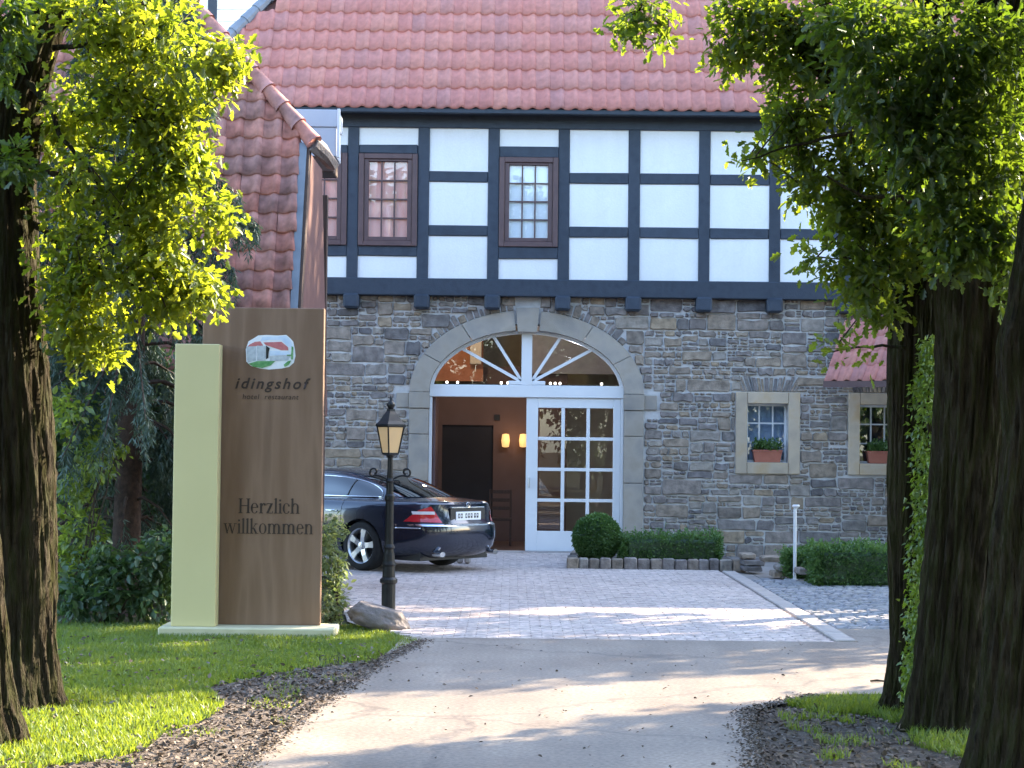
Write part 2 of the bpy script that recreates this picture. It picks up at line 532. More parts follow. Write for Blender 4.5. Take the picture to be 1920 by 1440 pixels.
MT['white_curtain'] = pbr('white_curtain', [(0.86, 0.88, 0.9), (0.9, 0.9, 0.92)], scale=6, rough=0.9, stretch=(3, 3, 0.6))  # pale sky reflection of the middle window, painted on a sheet
MT['blue_blind'] = pbr('blue_blind', [(0.30, 0.37, 0.50), (0.40, 0.46, 0.58)], scale=2, rough=0.9)
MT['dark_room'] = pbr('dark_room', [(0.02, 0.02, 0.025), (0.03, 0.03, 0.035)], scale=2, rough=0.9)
MT['hall_wall'] = pbr('hall_wall', [(0.135, 0.085, 0.072), (0.165, 0.105, 0.09)], scale=2, rough=0.9)
MT['hall_floor'] = pbr('hall_floor', [(0.10, 0.06, 0.045), (0.14, 0.085, 0.06)], scale=3, rough=0.4)
MT['hall_brick'] = pbr('hall_brick', [(0.45, 0.17, 0.09), (0.55, 0.22, 0.12)], scale=10, rough=0.9)  # orange reflection in the fanlight, painted on a panel
MT['cream'] = pbr('cream', [(0.6, 0.5, 0.38), (0.68, 0.58, 0.46)], scale=5, rough=0.9)
MT['sconce'] = glow_mat('sconce', (1.0, 0.55, 0.2), 0.16)
MT['spot'] = glow_mat('spot', (1.0, 0.9, 0.75), 1.0)
MT['car_paint'] = pbr('car_paint', [(0.007, 0.012, 0.030), (0.009, 0.015, 0.036)], scale=2, rough=0.22, metallic=0.3, coat=1.0, spec=0.6)
MT['rubber'] = pbr('rubber', [(0.012, 0.012, 0.013), (0.02, 0.02, 0.02)], scale=20, rough=0.85)
MT['alloy'] = pbr('alloy', [(0.62, 0.64, 0.68), (0.7, 0.72, 0.75)], scale=5, rough=0.3, metallic=0.75)
MT['chrome'] = pbr('chrome', [(0.8, 0.82, 0.85), (0.85, 0.87, 0.9)], scale=5, rough=0.12, metallic=1.0)
MT['car_glass'] = glass_mat('car_glass', (0.08, 0.10, 0.12), 0.16)
MT['tail_red'] = pbr('tail_red', [(0.50, 0.012, 0.022), (0.58, 0.02, 0.03)], scale=12, rough=0.18, coat=1.0)
MT['tail_white'] = pbr('tail_white', [(0.7, 0.66, 0.68), (0.8, 0.76, 0.78)], scale=12, rough=0.15, coat=1.0)
MT['plate'] = pbr('plate', [(0.72, 0.74, 0.78), (0.76, 0.78, 0.8)], scale=10, rough=0.4)
MT['black_trim'] = pbr('black_trim', [(0.01, 0.01, 0.011), (0.015, 0.015, 0.016)], scale=10, rough=0.5)
MT['logo_white'] = pbr('logo_white', [(0.72, 0.74, 0.78), (0.8, 0.82, 0.84)], scale=25, rough=0.5)
MT['logo_sky'] = pbr('logo_sky', [(0.50, 0.62, 0.78), (0.68, 0.76, 0.86)], scale=18, rough=0.5)
MT['logo_red'] = pbr('logo_red', [(0.48, 0.12, 0.13), (0.56, 0.2, 0.19)], scale=25, rough=0.5)
MT['logo_green'] = pbr('logo_green', [(0.05, 0.22, 0.06), (0.2, 0.42, 0.17)], scale=25, rough=0.5)
MT['logo_grey'] = pbr('logo_grey', [(0.38, 0.42, 0.46), (0.56, 0.6, 0.62)], scale=30, rough=0.5)

# ================================================================== SETTING
def sheet(name, poly, z, mat, kind='structure', **props):
    return mesh(name, [(p[0], p[1], z) for p in poly], [tuple(range(len(poly)))], mat, kind=kind, **props)


sheet('ground', [(-400, -300), (400, -300), (400, 700), (-400, 700)], -0.05, MT['soil'], label='bare earth and grass ground around the drive', cat='ground')

# drive of grey asphalt: narrow between the trees, wide in front of the courtyard
road_l = [gnd(440, 1440), gnd(520, 1370), gnd(640, 1285), gnd(715, 1235), gnd(795, 1197)]
road_r = [(1.38, 10.3), (1.52, 11.6), (1.62, 12.75), (2.2, 13.6), (9.0, 14.6)]
RL = [(p.x, p.y) for p in road_l]
YP = 17.25                                   # where asphalt meets the pavers
poly = [(-1.75, -40), (1.4, -40)] + road_r + [(40, 15.5), (40, 18.5), (3.13, 18.5), (3.13, YP), (-0.95, YP)] + RL[::-1][1:]
sheet('drive', poly, 0.0, MT['asphalt'], label='grey asphalt drive leading up to the courtyard', cat='drive')

# courtyard of pavers: a bed with each paver laid on it
XPL, XPR = -6.0, 2.92
court = mesh('courtyard_paving', [(-0.95, YP, -0.03), (3.35, YP, -0.03), (3.35, 30.9, -0.03), (-14, 30.9, -0.03), (-14, 25.3, -0.03), (-2.3, 25.3, -0.03), (-1.6, 19.0, -0.03)],
             [(0, 1, 2, 3, 4, 5, 6)], MT['joint'])
set_props(court, 'courtyard laid with pinkish grey pavers in front of the house', 'paving', kind='structure')
PW, PH, GAP = 0.2, 0.1, 0.004


def paver_geo(x0, y0, x1, y1, z1, z0=-0.03, b=0.006):
    V = [(x0, y0, z0), (x1, y0, z0), (x1, y1, z0), (x0, y1, z0),
         (x0, y0, z1 - b), (x1, y0, z1 - b), (x1, y1, z1 - b), (x0, y1, z1 - b),
         (x0 + b, y0 + b, z1), (x1 - b, y0 + b, z1), (x1 - b, y1 - b, z1), (x0 + b, y1 - b, z1)]
    F = [(8, 9, 10, 11)]
    for a in (0, 4):
        for i in range(4):
            j = (i + 1) % 4
            F.append((a + i, a + j, a + 4 + j, a + 4 + i))
    return V, F


pv_rest = []
n_ind = 0
paver_me = None
rows = int((30.75 - YP) / PH)
for r in range(rows):
    y0 = YP + r * PH
    xo = (r % 2) * PW / 2
    xl = XPL if 25.3 < y0 < 27.5 else float(np.interp(y0, [YP, 19.0, 25.3, 30.8], [-.97, -1.62, -2.32, -2.6]))
    # rows parallel to the house front
    k = 0
    x = -PW * 40 + xo
    while x < XPR - 0.02:
        x1 = min(x + PW, XPR)
        if x > xl and x1 - x > 0.05:
            zt = random.uniform(-0.003, 0.003)
            vis = -0.95 < x
            if vis and n_ind < 285 and x1 - x > PW - 0.001:
                if paver_me is None:
                    V, F = paver_geo(0, 0, PW - GAP, PH - GAP, 0)
                    paver_me = bpy.data.meshes.new('paver')
                    paver_me.from_pydata(V, [], F); paver_me.materials.append(MT['paver'])
                o = bpy.data.objects.new('paver', paver_me); col.objects.link(o)
                o.location = (x, y0, zt); o.parent = court
                n_ind += 1
            else:
                pv_rest.append(paver_geo(x, y0, x1 - GAP, y0 + PH - GAP, zt))
        x += PW
V, F = merge(pv_rest)
mesh('pavers', V, F, MT['paver'], court, kind='stuff')

# pale kerb line between pavers and cobbles
kerb = thing('kerb_strip', (3.1, 17.3, 0), 'pale stone kerb line along the right edge of the pavers', 'kerb')
kerb['kind'] = 'structure'
for i in range(13):
    y = YP + 0.05 + i * 0.72
    box('kerb_stone', (2.94, y, -0.04), (3.12, y + 0.708, 0.012 + random.uniform(-.003, .003)), MT['kerb'], kerb, bev=0.01)

# cobbles right of the kerb
cob = mesh('cobbled_area', [(3.36, 18.52, -0.03), (12, 18.52, -0.03), (12, 30.8, -0.03), (3.36, 30.8, -0.03)], [(0, 1, 2, 3)], MT['joint'])
set_props(cob, 'grey cobbles to the right of the pavers', 'cobbles', kind='structure')
cg = []
y = 18.55
while y < 25.2:
    h = random.uniform(0.11, 0.15)
    x = 3.14 + random.uniform(0, 0.03)
    while x < 6.6:
        w = random.uniform(0.11, 0.17)
        V, F = paver_geo(x, y, x + w - 0.014, y + h - 0.014, random.uniform(-0.006, 0.012), b=0.018)
        V = [(a + random.uniform(-.006, .006), b + random.uniform(-.006, .006), c) for a, b, c in V]
        cg.append((V, F))
        x += w
    y += h
V, F = merge(cg)
mesh('cobbles', V, F, MT['cobble'], cob, kind='stuff')

# ================================================================== MAIN BUILDING
YW = 30.8        # stone face
YT = 30.66       # timber face (upper storey jetties a little)
house = thing('half_timbered_house', (1.0, YW, 0), 'long half-timbered house with white panels, red tiled roof and stone ground floor', 'house')


def wx(px, py, Y=YW):
    return at(px, py, Y).x


def wz(px, py, Y=YW):
    return at(px, py, Y).z


# vertical levels measured on the bay at x = 860
Z = {k: at(860, y, YT).z for k, y in dict(eave=207, p1t=240, p1b=321, p2t=341, p2b=422, p3t=442, p3b=522, sill=555, brk=580).items()}
BAY = 132.4 / FPX * YT
PX0 = at(925, 390, YT).x           # a post
posts = [PX0 + BAY * k for k in range(-5, 10)]
PWID = 0.185
X_L, X_R = posts[0] - 0.2, posts[-1] + 0.2

# stone ground floor: core wall with openings, then stones
DOOR_X = wx(988, 700)
A_IN = 183.5 / FPX * YW            # half width of the arch opening
Z_SPR = wz(988, 737)
B_IN = wz(988, 619) - Z_SPR        # rise of the arch
RING = 36 / FPX * YW
WIN = []
for pxl, pxr, pyt, pyb in ((1401, 1478, 757, 867), (1612, 1689, 761, 871)):
    WIN.append((wx(pxl, 810), wx(pxr, 810), wz((pxl + pxr) / 2, pyb), wz((pxl + pxr) / 2, pyt)))
WIN[1] = (WIN[1][0], WIN[1][1], WIN[0][2], WIN[0][3])
SURR = 0.185                        # stone surround width
Z_TOP = Z['sill'] + 0.02

# core wall: slabs around the openings (the arch gap is closed by ring and fanlight)
wall = box('stone_wall', (X_L, YW + 0.02, -0.3), (DOOR_X - A_IN - 0.1, YW + 0.5, Z_TOP), MT['mortar'], house, bev=0)


def core(name, x0, x1, z0, z1):
    o = box(name, (x0, YW + 0.02, z0), (x1, YW + 0.5, z1), MT['mortar'], house, bev=0)
    return o


xa, xb = DOOR_X - A_IN - 0.1, DOOR_X + A_IN + 0.1
# arch spandrel: polygon with the arch cut out
arc = [(DOOR_X + (A_IN + 0.1) * math.cos(t), Z_SPR + (B_IN + 0.1) * math.sin(t)) for t in np.linspace(math.pi, 0, 25)]
pl = [(xa, Z_TOP)] + [(xa, Z_SPR)] + arc[1:-1] + [(xb, Z_SPR), (xb, Z_TOP)]
nseg = len(arc)
V, F = [], []
for (x, z) in arc:
    V += [(x, YW + 0.02, z), (x, YW + 0.02, Z_TOP), (x, YW + 0.5, z)]
for i in range(nseg - 1):
    a = i * 3
    F += [(a, a + 3, a + 4, a + 1), (a, a + 2, a + 5, a + 3)]
mesh('stone_wall', V, F, MT['mortar'], house)
(w0, w1, wb, wt), (u0, u1, ub, ut) = WIN
core('stone_wall', xb, w0, -0.3, Z_TOP)
core('stone_wall', w0, w1, -0.3, wb)
core('stone_wall', w0, w1, wt, Z_TOP)
core('stone_wall', w1, u0, -0.3, Z_TOP)
core('stone_wall', u0, u1, -0.3, ub)
core('stone_wall', u0, u1, ut, Z_TOP)
core('stone_wall', u1, X_R, -0.3, Z_TOP)


# --- rubble stones
def inside_no_go(x0, x1, z0, z1):
    """blocked intervals in x for a strip z0..z1"""
    out = []
    # arch, ring, jambs
    a, b = A_IN + RING + 0.012, B_IN + RING + 0.012
    if z0 < Z_SPR:
        out.append((DOOR_X - a, DOOR_X + a))
    else:
        q = ((z0 + z1) / 2 - .01 - Z_SPR) / b
        if q < 1:
            hw = a * math.sqrt(1 - q * q)
            out.append((DOOR_X - hw, DOOR_X + hw))
    if z0 < Z_SPR + 0.02 and z1 > Z_SPR - 0.28:          # impost blocks
        out.append((DOOR_X - a - 0.24, DOOR_X + a + 0.24))
    kz = Z_SPR + B_IN - 0.03
    if z1 > kz:
        out.append((DOOR_X - 0.2, DOOR_X + 0.2))
    # radial stones above the arch
    rr = 0.13
    zz = max((z0 + z1) / 2 - Z_SPR, 0)
    q = zz / (b + rr)
    if z1 > Z_SPR + 0.72 * b and q < 1:
        hw = (a + rr) * math.sqrt(1 - q * q)
        out.append((DOOR_X - hw, DOOR_X + hw))
    return out


stones = []          # (x0,x1,z0,z1)


def free(x0, x1, z0, z1):
    seg = [(x0, x1)]
    for a, b in inside_no_go(x0, x1, z0, z1):
        nx = []
        for s, e in seg:
            if b <= s or a >= e:
                nx.append((s, e))
            else:
                if a > s:
                    nx.append((s, a))
                if b < e:
                    nx.append((b, e))
        seg = nx
    return [(s, e) for s, e in seg if e - s > 0.04]


random.seed(21)


def rect_minus(rc, hole):
    x0, x1, z0, z1 = rc
    a0, a1, c0, c1 = hole
    if a0 >= x1 or a1 <= x0 or c0 >= z1 or c1 <= z0:
        return [rc]
    out = []
    if c0 > z0:
        out.append((x0, x1, z0, c0))
    if c1 < z1:
        out.append((x0, x1, c1, z1))
    m0, m1 = max(z0, c0), min(z1, c1)
    if a0 > x0:
        out.append((x0, a0, m0, m1))
    if a1 < x1:
        out.append((a1, x1, m0, m1))
    return out


HOLES = []
for (x_0, x_1, zb, zt) in WIN:
    HOLES.append((x_0 - SURR - .006, x_1 + SURR + .006, zb - SURR - .006, zt + SURR + .006))
    HOLES.append((x_0 - .10, x_1 + .12, zt + SURR, zt + SURR + .255))


def split(x0, x1, z0, z1):
    w, h = x1 - x0, z1 - z0
    hmax = random.choice((.085, .12, .16, .21, .26, .30))
    if h > hmax and h > .085:
        # sometimes cut upright first so that joints do not run through
        if w > 2.2 * h and random.random() < .62:
            c = x0 + w * random.uniform(.3, .7)
            split(x0, c, z0, z1); split(c, x1, z0, z1)
        else:
            c = z0 + h * random.uniform(.3, .7)
            split(x0, x1, z0, c); split(x0, x1, c, z1)
        return
    asp = random.uniform(1.8, 4.6)
    if w > max(.13, asp * h):
        c = x0 + w * random.uniform(.3, .7)
        split(x0, c, z0, z1); split(c, x1, z0, z1)
        return
    pieces = [(x0, x1, z0, z1)]
    for hl_ in HOLES:
        pieces = [q for p in pieces for q in rect_minus(p, hl_)]
    for (a0, a1, c0, c1) in pieces:
        for s_, e_ in free(a0, a1, c0, c1):
            stones.append((s_, e_, c0, c1))


zs_ = [-0.05]
while zs_[-1] < Z_TOP - .4:
    zs_.append(zs_[-1] + random.uniform(.4, .62))
zs_[-1] = Z_TOP - .005
for zi in range(len(zs_) - 1):
    x = X_L + 1.9 + random.uniform(0, .4)
    while x < 7.6:
        w = random.uniform(.7, 1.5)
        split(x, x + w, zs_[zi], zs_[zi + 1])
        x += w


def stone_geo(poly, Y, proud, inset=0.014):
    """irregular stone: polygon in X,Z, face proud of the wall by `proud`"""
    n = len(poly)
    cx = sum(p[0] for p in poly) / n
    cz = sum(p[1] for p in poly) / n
    V = []
    for p in poly:
        V.append((p[0], Y + 0.03, p[1]))
    for p in poly:
        V.append((p[0], Y - proud * 0.35, p[1]))
    for p in poly:
        dx, dz = p[0] - cx, p[1] - cz
        l = math.hypot(dx, dz) + 1e-6
        k = max(0.3, 1 - inset / l)
        V.append((cx + dx * k, Y - proud + random.uniform(-.004, .004), cz + dz * k))
    F = [tuple(range(2 * n, 3 * n))]
    for a in (0, n):
        for i in range(n):
            j = (i + 1) % n
            F.append((a + i, a + j, a + n + j, a + n + i))
    return V, F


def rough_poly(x0, x1, z0, z1, g=0.008):
    w, h = x1 - x0, z1 - z0
    j = min(0.022, 0.16 * min(w, h))
    c = min(0.3 * min(w, h), 0.035)
    x0 += g; x1 -= g; z0 += g; z1 -= g
    r = lambda: random.uniform(-j, j)
    c1, c2, c3, c4 = [random.uniform(0.15, 1.0) * c for _ in range(4)]
    pts = [(x0 + c1, z0), ((x0 + x1) / 2 + r() * 2, z0 + abs(r()) * .6), (x1 - c2, z0), (x1, z0 + c2), (x1, z1 - c3), (x1 - c3, z1),
           ((x0 + x1) / 2 + r() * 2, z1 - abs(r()) * .6), (x0 + c4, z1), (x0, z1 - c4), (x0, z0 + c1)]
    return [(p[0] + r() * .5, p[1] + r() * .5) for p in pts]


stones.sort(key=lambda s: -((s[1] - s[0]) * (s[3] - s[2])) * (1 if -3.2 < s[0] < 6.0 else 0.001))
rest = []
for i, s in enumerate(stones):
    if s[1] - s[0] < 0.045 or s[3] - s[2] < 0.035:
        continue
    g = stone_geo(rough_poly(*s, .010), YW + 0.012, random.uniform(0.010, 0.045))
    if i < 288:
        mesh('stone', g[0], g[1], MT['stone'], wall)
    else:
        rest.append(g)
# radial stones round the arch and soldier stones over the windows
a, b = A_IN + RING + 0.012, B_IN + RING + 0.012
t = 0.62
while t < math.pi - 0.62:
    dt = random.uniform(0.035, 0.085)
    if not (1.45 < t + dt / 2 < 1.69):
        tl, tr = t + dt, t
        ro = random.uniform(0.08, 0.2)
        def pt(th, r_):
            nx, nz = math.cos(th) / a, math.sin(th) / b
            l = math.hypot(nx, nz)
            return (DOOR_X + a * math.cos(th) + nx / l * r_, Z_SPR + b * math.sin(th) + nz / l * r_)
        sh = 0.06 / 3
        P = [pt(tr + .006, 0.0), pt((tl + tr) / 2, .0), pt(tl - .006, 0.0), pt(tl - .006, ro * .5), pt(tl - .008, ro), pt((tl + tr) / 2, ro + .01), pt(tr + .008, ro), pt(tr + .006, ro * .5)]
        P = [(p[0], min(p[1], Z_TOP - 0.004)) for p in P]
        if max(p[1] for p in P) - min(p[1] for p in P) > 0.06:
            rest.append(stone_geo(P, YW + 0.012, random.uniform(0.006, 0.022), 0.008))
    t += dt
for (x_0, x_1, zb, zt) in WIN:
    x = x_0 - 0.10
    while x < x_1 + 0.11:
        w = random.uniform(0.035, 0.075)
        fan = (x + w / 2 - (x_0 + x_1) / 2) * 0.28
        zt2 = zt + SURR + 0.012
        h = random.uniform(0.19, 0.25)
        P = [(x + .005, zt2), (x + w - .005, zt2), (x + w - .005 + fan * .5, zt2 + h * .5), (x + w - .005 + fan, zt2 + h), (x + .005 + fan, zt2 + h), (x + .005 + fan * .5, zt2 + h * .5)]
        rest.append(stone_geo(P, YW + 0.012, random.uniform(0.006, 0.022), 0.007))
        x += w
V, F = merge(rest)
mesh('small_stones', V, F, MT['stone'], wall, kind='stuff')


# --- dressed stone arch
def ell(th, da, db):
    return (DOOR_X + (A_IN + da) * math.cos(th), Z_SPR + (B_IN + db) * math.sin(th))


nv = 9
key = 0.115
for side in (0, 1):
    ths = np.linspace(0.0, math.pi / 2 - key, 4)
    for i in range(len(ths) - 1):
        t0, t1 = ths[i] + .004, ths[i + 1] - .004
        tt = np.linspace(t0, t1, 9)
        if side:
            tt = math.pi - tt[::-1]
        P = [ell(q, 0.0, 0.0) for q in tt] + [ell(q, RING, RING) for q in tt[::-1]]
        V, F = prism_xz(P, YW - 0.045, YW + 0.42)
        mesh('arch_stone', V, F, MT['ashlar'], house)
kx, kz = DOOR_X, Z_SPR + B_IN
P = [(kx - 0.155, kz - 0.03), (kx + 0.155, kz - 0.03), (kx + 0.185, kz + RING + 0.05), (kx - 0.185, kz + RING + 0.05)]
V, F = prism_xz(P, YW - 0.075, YW + 0.4)
mesh('keystone', V, F, MT['ashlar'], house)
for s in (-1, 1):
    xi, xo = DOOR_X + s * A_IN, DOOR_X + s * (A_IN + RING)
    lo, hi = min(xi, xo), max(xi, xo)
    box('impost', (lo - 0.012, YW - 0.06, Z_SPR - 0.26), (hi + 0.012, YW + 0.42, Z_SPR - 0.006), MT['ashlar'], house, bev=0.008)
    xo2 = DOOR_X + s * (A_IN + RING + 0.225)
    box('impost', (min(xo, xo2) + 0.014, YW - 0.02, Z_SPR - 0.25), (max(xo, xo2) - 0.014, YW + 0.2, Z_SPR - 0.015), MT['ashlar'], house, bev=0.008)
    zz = 0.0
    for h in (0.30, 0.82, 0.75, Z_SPR - 0.266 - 1.87):
        d = 0.03 if zz == 0.0 else 0.0
        box('jamb_stone', (lo - d, YW - 0.045 - d, zz + 0.004), (hi + d, YW + 0.42, zz + h - 0.004), MT['ashlar'], house, bev=0.008)
        zz += h

# --- ground floor windows with sandstone surrounds
for wi, (x0, x1, zb, zt) in enumerate(WIN):
    S = SURR
    sur = box('window', (x0 - S, YW - 0.03, zb - S), (x0 - 0.002, YW + 0.3, zt + S), MT['sandstone'], house, bev=0.008)
    box('surround', (x1 + 0.002, YW - 0.03, zb - S), (x1 + S, YW + 0.3, zt + S), MT['sandstone'], sur, bev=0.008)
    box('lintel', (x0 + 0.002, YW - 0.03, zt + 0.002), (x1 - 0.002, YW + 0.3, zt + S), MT['sandstone'], sur, bev=0.008)
    box('sill', (x0 + 0.002, YW - 0.045, zb - S), (x1 - 0.002, YW + 0.3, zb - 0.002), MT['sandstone'], sur, bev=0.008)
    yg = YW + 0.24
    fw = 0.035
    bm = bmesh.new()
    bm_box(bm, (x0, yg - 0.03, zb), (x0 + fw, yg + 0.03, zt))
    bm_box(bm, (x1 - fw, yg - 0.03, zb), (x1, yg + 0.03, zt))
    bm_box(bm, (x0 + fw, yg - 0.03, zb), (x1 - fw, yg + 0.03, zb + fw))
    bm_box(bm, (x0 + fw, yg - 0.03, zt - fw), (x1 - fw, yg + 0.03, zt))
    from_bm('frame', bm, MT['white_paint'], sur)
    nx = 3
    for k in range(1, nx):
        xm = x0 + (x1 - x0) * k / nx
        box('glazing_bar', (xm - 0.011, yg - 0.018, zb + fw), (xm + 0.011, yg + 0.018, zt - fw), MT['white_paint'], sur, bev=0)
    for q in (0.34, 0.67):
        zm = zb + (zt - zb) * q
        box('glazing_bar', (x0 + fw, yg - 0.016, zm - 0.011), (x1 - fw, yg + 0.016, zm + 0.011), MT['white_paint'], sur, bev=0)
    for k in range(3):
        for q in range(3):
            a0, a1 = x0 + (x1 - x0) * k / 3, x0 + (x1 - x0) * (k + 1) / 3
            c0, c1 = zb + (zt - zb) * (0, .34, .67)[q], zb + (zt - zb) * (.34, .67, 1)[q]
            box('pane', (a0 + .012, yg - 0.004, c0 + .012), (a1 - .012, yg + 0.004, c1 - .012), MT['glass_sky'], sur, bev=0)
    box('blind', (x0 + 0.001, yg + 0.12, zb + 0.001), (x1 - 0.001, yg + 0.14, zt - 0.001), MT['blue_blind'] if wi == 0 else MT['dark_room'], sur, bev=0)  # plain sheet behind the panes, bluish in the left window, dark in the right

# --- half-timbered storey
def timber(name, x0, x1, z0, z1, y=YT, back=0.22, parent=None, bev=0.012):
    return box(name, (x0, y, z0), (x1, y + back, z1), MT['timber'], parent or house, bev=bev, jit=0.007)


# backing so that no light leaks through
box('back_wall', (X_L, YT + 0.12, Z['sill']), (X_R, YT + 0.3, Z['eave'] + 0.1), MT['dark_room'], house, bev=0)
for i, x in enumerate(posts):
    timber('post', x - PWID / 2, x + PWID / 2, Z['p3b'] - 0.02, Z['p1t'] + 0.02, y=YT)
    # joist end under the sill beam
    bm = bmesh.new()
    bm_box(bm, (x - 0.125, YW - 0.26, Z['brk']), (x + 0.125, YW + 0.1, Z['sill'] + 0.02), 0.03, 0.004)
    from_bm('joist_end', bm, MT['timber'], house)
timber('sill_beam', X_L, X_R, Z['sill'], Z['p3b'], y=YT - 0.05, back=0.3)
timber('eave_beam', X_L, X_R, Z['p1t'], Z['eave'] + 0.10, y=YT - 0.02, back=0.3)
WINB = {1: None, 2: None, 4: None}
bay_windows = {}
for i in range(len(posts) - 1):
    x0, x1 = posts[i] + PWID / 2, posts[i + 1] - PWID / 2
    k = i - 5           # bay right of post k (k=0 is px 925)
    yr = YT + 0.004
    if k in (0, -2, -3):
        # window bay
        pyt, pyb = {0: (295, 463), -2: (288, 461), -3: (286, 459)}[k]
        pxm = 990 + 132.4 * k
        zt, zb = at(pxm, pyt, YT).z, at(pxm, pyb, YT).z
        pt_, pb_ = at(pxm, {0: 274, -2: 271, -3: 270}[k], YT).z, at(pxm, {0: 485, -2: 480, -3: 479}[k], YT).z
        timber('rail', x0, x1, zt, pt_, y=yr)
        timber('rail', x0, x1, pb_, zb, y=yr)
        box('infill_panel', (x0 - 0.005, YT + 0.035, pt_ - 0.005), (x1 + 0.005, YT + 0.11, Z['p1t'] + 0.005), MT['plaster'], house, bev=0)
        box('infill_panel', (x0 - 0.005, YT + 0.035, Z['p3b'] - 0.005), (x1 + 0.005, YT + 0.11, pb_ + 0.005), MT['plaster'], house, bev=0)
        # window: casing, sash, bars, panes, sheet painted as their reflection
        S = 0.085
        bm = bmesh.new()
        for lo, hi in (((x0, zb), (x0 + S, zt)), ((x1 - S, zb), (x1, zt)), ((x0 + S, zb), (x1 - S, zb + S)), ((x0 + S, zt - S), (x1 - S, zt))):
            bm_box(bm, (lo[0], YT - 0.03, lo[1]), (hi[0], YT + 0.1, hi[1]), 0.008)
        win = from_bm('window', bm, MT['win_frame'], house)
        S2 = 0.075
        a0, a1, c0, c1 = x0 + S + .002, x1 - S - .002, zb + S + .002, zt - S - .002
        bm = bmesh.new()
        for lo, hi in (((a0, c0), (a0 + S2, c1)), ((a1 - S2, c0), (a1, c1)), ((a0 + S2, c0), (a1 - S2, c0 + S2 * 0.8)), ((a0 + S2, c1 - S2 * 0.5), (a1 - S2, c1))):
            bm_box(bm, (lo[0], YT + 0.0, lo[1]), (hi[0], YT + 0.08, hi[1]), 0.006)
        from_bm('sash', bm, MT['win_frame'], win)
        g0, g1, h0, h1 = a0 + S2, a1 - S2, c0 + S2 * .8, c1 - S2 * .5
        for q in (1, 2):
            xm = g0 + (g1 - g0) * q / 3
            box('glazing_bar', (xm - .012, YT + 0.03, h0), (xm + .012, YT + 0.06, h1), MT['win_frame'], win, bev=0)
        for q in (1, 2, 3):
            zm = h0 + (h1 - h0) * q / 4
            box('glazing_bar', (g0, YT + 0.032, zm - .011), (g1, YT + 0.058, zm + .011), MT['win_frame'], win, bev=0)
        for q in range(3):
            for r in range(4):
                box('pane', (g0 + (g1 - g0) * q / 3 + .012, YT + 0.043, h0 + (h1 - h0) * r / 4 + .011),
                    (g0 + (g1 - g0) * (q + 1) / 3 - .012, YT + 0.049, h0 + (h1 - h0) * (r + 1) / 4 - .011), MT['glass'], win, bev=0)
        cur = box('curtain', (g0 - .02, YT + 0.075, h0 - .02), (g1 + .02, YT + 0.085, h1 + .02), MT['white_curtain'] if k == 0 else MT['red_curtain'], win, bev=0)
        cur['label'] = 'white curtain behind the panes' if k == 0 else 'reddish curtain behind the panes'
    else:
        dz = -BAY * 0
        for (n0, n1) in (('p1b', 'p1t'), ('p2b', 'p2t'), ('p3b', 'p3t')):
            box('infill_panel', (x0 - 0.005, YT + 0.03, Z[n0] - 0.005), (x1 + 0.005, YT + 0.11, Z[n1] + 0.005), MT['plaster'], house, bev=0)
        timber('rail', x0, x1, Z['p2t'], Z['p1b'], y=yr)
        timber('rail', x0, x1, Z['p3t'], Z['p2b'], y=yr)

# --- roof
PIT = math.radians(58)
EV = Vector((0, YT - 0.42, Z['eave'] - 0.02))        # eave line in Y,Z
ES = Vector((0, math.cos(PIT), math.sin(PIT)))       # up the slope
EN = Vector((0, -math.sin(PIT), math.cos(PIT)))      # out of the roof
RIDGE_D = 1.9
Z_RIDGE = EV.z + RIDGE_D * math.tan(PIT)
HIP_X0 = at(300, 205, EV.y).x
HIP_K = 0.78                                          # X per metre of height
roof = None
xr = X_R + 18.0                                       # the house goes on beyond the picture
zb_ = EV.z
hip_top = HIP_X0 + HIP_K * (Z_RIDGE - EV.z)
yb = EV.y + 6.9
yr_ = EV.y + RIDGE_D
V = [(HIP_X0, EV.y, zb_), (xr, EV.y, zb_), (xr, yr_, Z_RIDGE), (hip_top, yr_, Z_RIDGE), (HIP_X0, yb, zb_), (xr, yb, zb_)]
V = [(a, b + 0.03, c - 0.05) for a, b, c in V]
F = [(0, 1, 2, 3), (3, 2, 5, 4), (0, 3, 4), (1, 5, 2), (0, 4, 5, 1)]
roof = mesh('roof', V, F, MT['roof_deck'], house)
# eave board / gutter
box('eave_board', (HIP_X0, EV.y + 0.0, EV.z - 0.09), (xr, EV.y + 0.10, EV.z - 0.015), MT['timber'], roof, bev=0.006)
box('soffit', (HIP_X0, EV.y + 0.10, EV.z - 0.06), (xr, YT + 0.1, EV.z - 0.04), MT['timber'], roof, bev=0)
box('side_wing', (X_R + 0.02, YW + 0.02, 0), (xr - 0.4, yb - 0.4, EV.z - 0.1), MT['plaster'], house, bev=0)
box('rear_wall', (X_L, yb - 0.6, 0), (X_R - 0.11, yb - 0.4, EV.z - 0.1), MT['plaster'], house, bev=0)
box('gable_wall', (X_L, YW + 0.51, 0), (X_L + 0.2, yb - 0.61, EV.z - 0.1), MT['plaster'], house, bev=0)


